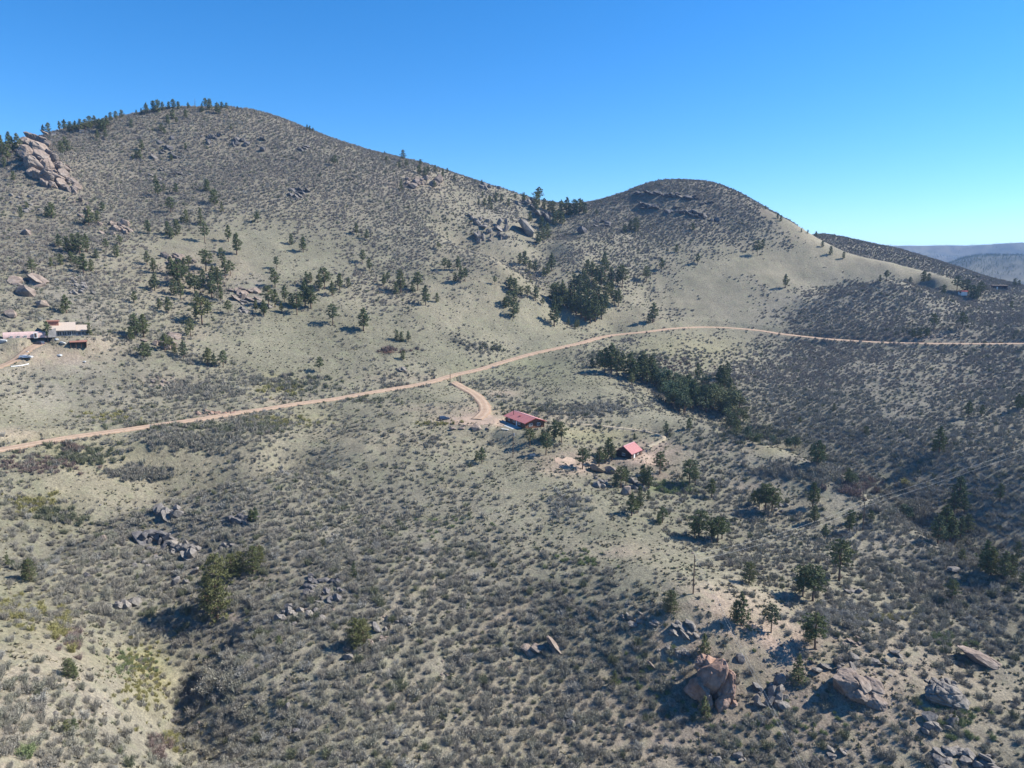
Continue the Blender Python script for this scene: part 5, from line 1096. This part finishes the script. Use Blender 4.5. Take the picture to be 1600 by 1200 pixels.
# ------------------------------------------------------------------ cars
def car(u, v, heading, paint, label, suv=True):
    p = at(u, v); e = empty('parked_car', p, heading); tag(e, label, 'car', 'parked cars'); H = 1.68 if suv else 1.42; L2 = 2.3; W2 = .92
    prof = [(-2.3,.38),(-2.3,.85),(-2.2,1.02),(-1.9,H*.97),(-.9,H),(.35,H*.985),(1.05,1.06),(2.05,.92),(2.28,.72),(2.3,.38)]
    m = MB(); n = len(prof)
    for s in (-1, 1):
        for x, z in prof: m.v.append((x, s*W2*(.80 if z > 1.1 else 1.0), z))
    m.f += [(i, i+n, (i+1) % n+n, (i+1) % n) for i in range(n)] + [tuple(range(n)), tuple(range(n, 2*n))[::-1]]; m.build('body', paint, e)
    g = MB()
    for s in (-1, 1): g.add([(-1.75, s*(W2*.905), 1.10), (.75, s*(W2*.905), 1.10), (.20, s*W2*.815, H*.93), (-1.62, s*W2*.815, H*.93)], [(0,1,2,3) if s < 0 else (3,2,1,0)])
    g.add([(.43, -.68, H*.965), (.43, .68, H*.965), (1.04, .80, 1.10), (1.04, -.80, 1.10)], [(0,3,2,1)]); g.add([(-1.93, -.68, H*.95), (-1.93, .68, H*.95), (-2.17, .78, 1.10), (-2.17, -.78, 1.10)], [(0,1,2,3)]); g.build('window_glass', M_GLASS, e)
    for sx_ in (-1.42, 1.42):
        for s in (-1, 1):
            w = MB(); w.tube([(sx_, s*.72, .35), (sx_, s*.96, .35)], .35, 12); wo_ = w.build('wheel', M_TYRE, e); r = MB(); r.tube([(sx_, s*.965, .35), (sx_, s*.985, .35)], .2, 10); r.build('rim', M_RIM, wo_)
    for s in (-1, 1):
        h = MB(); h.box(2.26, 2.325, s*.62-.18, s*.62+.18, .66, .80); h.build('headlight', M_WHITE, e); h = MB(); h.box(-2.33, -2.29, s*.7-.12, s*.7+.12, .72, 1.0); h.build('tail_light', M_REDTRIM, e)
    return e
PAINT_BLUE = flat_mat('dark_blue_paint', (.035,.06,.11), .3, 0, .05, 1, .5); PAINT_SILVER = flat_mat('silver_paint', (.62,.65,.68), .3, .2, .04, 1, .5); PAINT_DARK = flat_mat('dark_grey_paint', (.07,.075,.09), .3, 0, .04, 1, .5)
car(694, 656, .35, PAINT_BLUE, 'dark blue car parked on the grass left of the driveway')
car(41, 560, .15, PAINT_SILVER, 'silver car parked on the track below the white house', False); car(61, 539, 2.9, PAINT_DARK, 'dark grey car parked beside the tree at the white house')

# ------------------------------------------------------------------ poles, wires, posts
def top_at(base, u, v):
    """height above a base at which the pole is cut"""
    d = math.hypot(base[0], base[1]); x, f, z = ray(u, v); return CAMZ + d*z/math.hypot(x, f) - base[2]
def power_pole(base, h, label, kind=0):
    e = empty('power_pole', base); tag(e, label, 'power pole', 'wooden power poles'); m = MB(); m.tube([(0,0,-1), (0,0,h)], [.17,.11], 8); m.build('shaft', M_POLE, e)
    m = MB(); m.tube([(0,0,h+.003), (0,0,h+.32)], [.06,.05], 6); m.build('insulator', M_STEEL, e)
    if kind: m = MB(); m.tube([(.42,0,h-2.3), (.42,0,h-1.2)], .27, 10); m.tube([(.1,0,h-1.7),(.2,0,h-1.7)], .06, 5); m.build('transformer', M_STEEL, e)
    m = MB(); m.box(.11, .26, -.03, .03, h-1.35, h-1.25); m.build('bracket', M_STEEL, e); return e
b1 = at(801.5, 715); b2 = at(1083, 928); b3 = at(1348, 828); h1 = top_at(b1, 803, 672); h2 = top_at(b2, 1087, 868); h3 = top_at(b3, 1350.5, 785); print('poles', h1, h2, h3)
power_pole(b1, h1, 'wooden power pole with a transformer in front of the log house', 1); power_pole(b2, h2, 'tall brown power pole on the spur, nearest to the viewer'); power_pole(b3, h3, 'wooden power pole on the spur edge above the gulch')
x4, y4, z4 = uvd(1900, 588, 430); g4 = float(land(np.array([x4]), np.array([y4]))[0]); power_pole((x4, y4, g4), max(7, z4-g4), 'power pole across the gulch')
x0, y0, z0 = uvd(1300, 1283, 112); g0 = float(land(np.array([x0]), np.array([y0]))[0]); power_pole((x0, y0, g0), max(7, z0-g0), 'power pole at the foot of the slope')
def wire(a, b, sag, label, rad=.016):
    a, b = Vector(a), Vector(b); pts = [a.lerp(b, t/16) - Vector((0,0,sag*4*(t/16)*(1-t/16))) for t in range(17)]; m = MB(); m.tube(pts, rad, 4)
    tag(m.build('power_line', M_WIRE), label, 'power line', 'wires between the power poles')
T1, T2, T3, T4, T0 = [(b[0], b[1], b[2]+h) for b, h in ((b1, h1), (b2, h2), (b3, h3))] + [(x4, y4, g4+max(7, z4-g4)), (x0, y0, g0+max(7, z0-g0))]
for dz, nm, ox in ((.3, 'upper', 0), (-1.3, 'lower', .25)):
    q = lambda t: (t[0]+ox, t[1], t[2]+dz)
    wire(q(T3), q(T4), 1.6, nm+' wire over the wooded gulch to the right edge'); wire(q(T2), q(T3), 1.6, nm+' wire between the two poles on the spur'); wire(q(T2), q(T0), .5, nm+' wire running down from the nearest pole to the bottom edge')
wire((T1[0], T1[1], T1[2]-1.2), (CABIN[0]-2.2, CABIN[1]-4, CABIN[2]+3.4), 1.4, 'thin wire from the house pole to the cabin', .012)
for u, v, h, lb in ((703.5, 598, 14, 'left tall gate post at the driveway entrance'), (719.5, 599, 12, 'right tall gate post at the driveway entrance')):
    p = at(u, v); hh = math.hypot(p[0], p[1])/F*h; e = empty('gate_post', p); tag(e, lb, 'gate post', 'driveway gate posts'); m = MB(); m.tube([(0,0,-.6), (0,0,hh)], .19, 8); m.build('shaft', M_POLE, e); m = MB(); m.tube([(0,0,hh+.002), (0,0,hh+.12)], [.24,.15], 8); m.build('cap', M_DARKWOOD, e)
fe = [at(u, v) for u, v in ((890,660),(906,662),(922,664),(941,668),(957,672),(974,673),(991,675),(1008,676),(1024,677))]; fr = empty('pasture_fence', fe[4]); tag(fr, 'wire fence with wooden posts along the path above the cabin', 'fence'); o4 = Vector(fe[4])
for p in fe: q = Vector(p)-o4; m = MB(); m.tube([q+Vector((0,0,-.4)), q+Vector((0,0,1.35))], .1, 6); m.build('post', M_GREYPOST, fr)
m = MB()
for zz in (.4, .8, 1.2): m.tube([Vector(p)-o4+Vector((0,-.11,zz)) for p in fe], .012, 3)
m.build('wire', M_STEEL, fr)
# things lying about
p = at(789, 672); m = MB(); m.box(-1.6, 1.6, -.3, .3, .35, .45); bch = empty('white_bench', p, -.5); tag(bch, 'white bench on the grass in front of the log house', 'bench'); m.build('seat', M_WHITE, bch)
for x in (-1.2, 1.2): m = MB(); m.box(x-.06, x+.06, -.25, .25, -.2, .347); m.build('leg', M_WHITE, bch)
p = at(832, 712); m = MB(); m.box(-1.1, 1.1, -.5, .5, -.2, .7); tag(m.build('water_trough', M_STEEL, loc=p), 'pale metal trough under the pine in front of the house', 'trough')
for (u, v, s, lb) in ((6, 534, 1.6, 'pale pile of stuff left of the pink building'), (98, 537, 1.3, 'white tarp on the ground below the white house'), (88, 531, .9, 'white drum beside the tree at the white house'), (93, 556, 1., 'pale stones on the slope below the white house'), (43, 550, .5, 'small white box above the silver car'), (132, 566, .8, 'white boulder on the slope below the open shed')):
    random.seed(u); p = at(u, v); o = link('stone_heap', with_mat(block(800+u, 1, .8, .6), M_CONC), loc=(p[0], p[1], p[2]+.2*s)); o.scale = (s,)*3; tag(o, lb, 'heap')
pts = [at(17+28*i/7, 573.5-4*i/7*(i/7)) for i in range(8)]; o8 = Vector(pts[0]); m = MB(); m.tube([Vector(p)-o8+Vector((0,0,.25)) for p in pts], .22, 5); tag(m.build('low_wall', M_WHITE, loc=pts[0]), 'low white wall on the grass below the track', 'low wall')
pb = at(605, 551); m = MB(); random.seed(9)
for i in range(240):
    a = Vector((random.gauss(0,2.6), random.gauss(0,1.6), abs(random.gauss(0,.5)))); d = Vector((random.gauss(0,1), random.gauss(0,1), random.gauss(0,.4))).normalized()*random.uniform(.6,1.6); spikes(m, a-d, a+d, .05)
tag(m.build('brush_pile', flat_mat('reddish_dead_brush', (.20,.115,.085), .9, 0, .3), loc=pb), 'reddish brown pile of dead brush on the grassy slope', 'brush pile')
# ------------------------------------------------------------------ labels of the many
ORD = 'first second third fourth fifth sixth seventh eighth ninth tenth eleventh twelfth thirteenth fourteenth fifteenth sixteenth seventeenth eighteenth nineteenth twentieth'.split()
ORD += [f'{t}-{o}' for t in ('twenty', 'thirty', 'forty', 'fifty', 'sixty') for o in ORD[:9]]
by = {}
for e in TREE_OBJS: by.setdefault(e['_ph'], []).append(e)
for ph, es in by.items():
    es.sort(key=lambda e: e['_uv'][0]); hs = sorted((e['_uv'][2] for e in es), reverse=True)
    for i, e in enumerate(es):
        k = e['_k']; kinds = [x['_k'] for x in es]; nm = NAME[k][2]
        if len(es) == 1: lb = f'{nm} {ph}'
        elif len(hs) > 1 and e['_uv'][2] == hs[0] and hs[0] > hs[1]: lb = f'tallest {nm} {ph}'
        elif kinds.count(k) == 1: lb = f'only {nm} {ph}'
        else: lb = f'{nm} {ph}, {ORD[i]} from left'
        if len(es) > 1: e['group'] = 'trees ' + ph
        e['label'] = lb; e['category'] = NAME[k][1]
LM = [(1113,1075,'the large pink outcrop'),(1340,1078,'the cracked whaleback rock'),(1482,1098,'the large shaded boulder'),(1540,1034,'the smooth domed rock'),(845,1018,'the tilted brown outcrop'),(1019,1042,'the pale rock wedge'),(1208,1088,'the grey rock fins'),
      (960,1072,'the small bright pine'),(1100,1122,'the young pine below the outcrop'),(1490,1132,'the young pine at lower right'),(892,1133,'the dark block in the bottom scrub'),(985,1136,'the pale block in the bottom scrub'),(605,1162,'the pale stone at lower left'),(461,1144,'the dark stone at lower left'),
      (712,1122,'the pale boulder in the centre scrub'),(797,1046,'the whitish boulder in the scrub'),(450,1110,'the pale pillar rock by the gully'),(555,1012,'the bright bushy juniper'),(1310,1178,'the angular stones at the bottom'),(1130,1190,'the small stones by the red soil'),(1470,1185,'the bluish rocks at the bottom'),
      (1520,1190,'the rocks at the bottom right corner'),(105,1147,'the juniper at the bottom left'),(245,1170,'the reddish bushes at the bottom left'),(230,1060,'the yellow grass hollow'),(300,1120,'the dark gully'),(370,1140,'the brushy foot of the left flank'),(430,1180,'the bottom edge left of centre'),(560,1110,'the stony scrub at lower left'),(660,1180,'the bottom edge scrub at centre left'),(1465,1135,'the grey rocks under the boulder')]
KIND = {0.0: 'grey shrub', 0.1: 'brown shrub', 0.2: 'olive shrub', 0.4: 'yellowish shrub', 0.6: 'reddish shrub', 0.8: 'green shrub', 1.0: 'silvery shrub'}
cell = {}
for o in SHRUBS:
    u, v = o['_uv']; l = min(LM, key=lambda l: (l[0]-u)**2+(l[1]-v)**2); dx, dy = u-l[0], v-l[1]
    w = ('right of' if dx > 0 else 'left of') if abs(dx) > abs(dy) else ('below' if dy > 0 else 'above')
    cell.setdefault((KIND[round(float(o['tone']), 1)], w, l[2]), []).append((dx*dx+dy*dy, o))
for (k, w, ph), lst in cell.items():
    lst.sort(key=lambda t: t[0])
    for i, (_, o) in enumerate(lst):
        n = '' if len(lst) == 1 else 'nearest ' if i == 0 else 'farthest ' if i == len(lst)-1 else ORD[min(i, len(ORD)-1)]+' nearest '
        tag(o, f'{n}{k} {w} {ph}', 'shrub', 'shrubs on the near slope')
for o in SHRUBS + TREE_OBJS:
    for q in ('_uv', '_k', '_ph'):
        if q in o: del o[q]
# ------------------------------------------------------------------ the air
hz = MB(); hz.box(-9000, 9000, -9000, 9000, -60, 420)
def b_haze():
    m = bpy.data.materials.new('air'); m.use_nodes = True; nt = m.node_tree
    for n in list(nt.nodes): nt.nodes.remove(n)
    o = nt.nodes.new('ShaderNodeOutputMaterial'); v = nt.nodes.new('ShaderNodeVolumePrincipled')
    v.inputs['Color'].default_value = (.30, .54, 1.0, 1); v.inputs['Density'].default_value = HAZE; v.inputs['Anisotropy'].default_value = 0.2
    nt.links.new(v.outputs[0], o.inputs['Volume']); return m
HAZE = 0.000085
tag(hz.build('haze', b_haze()), kind='stuff')
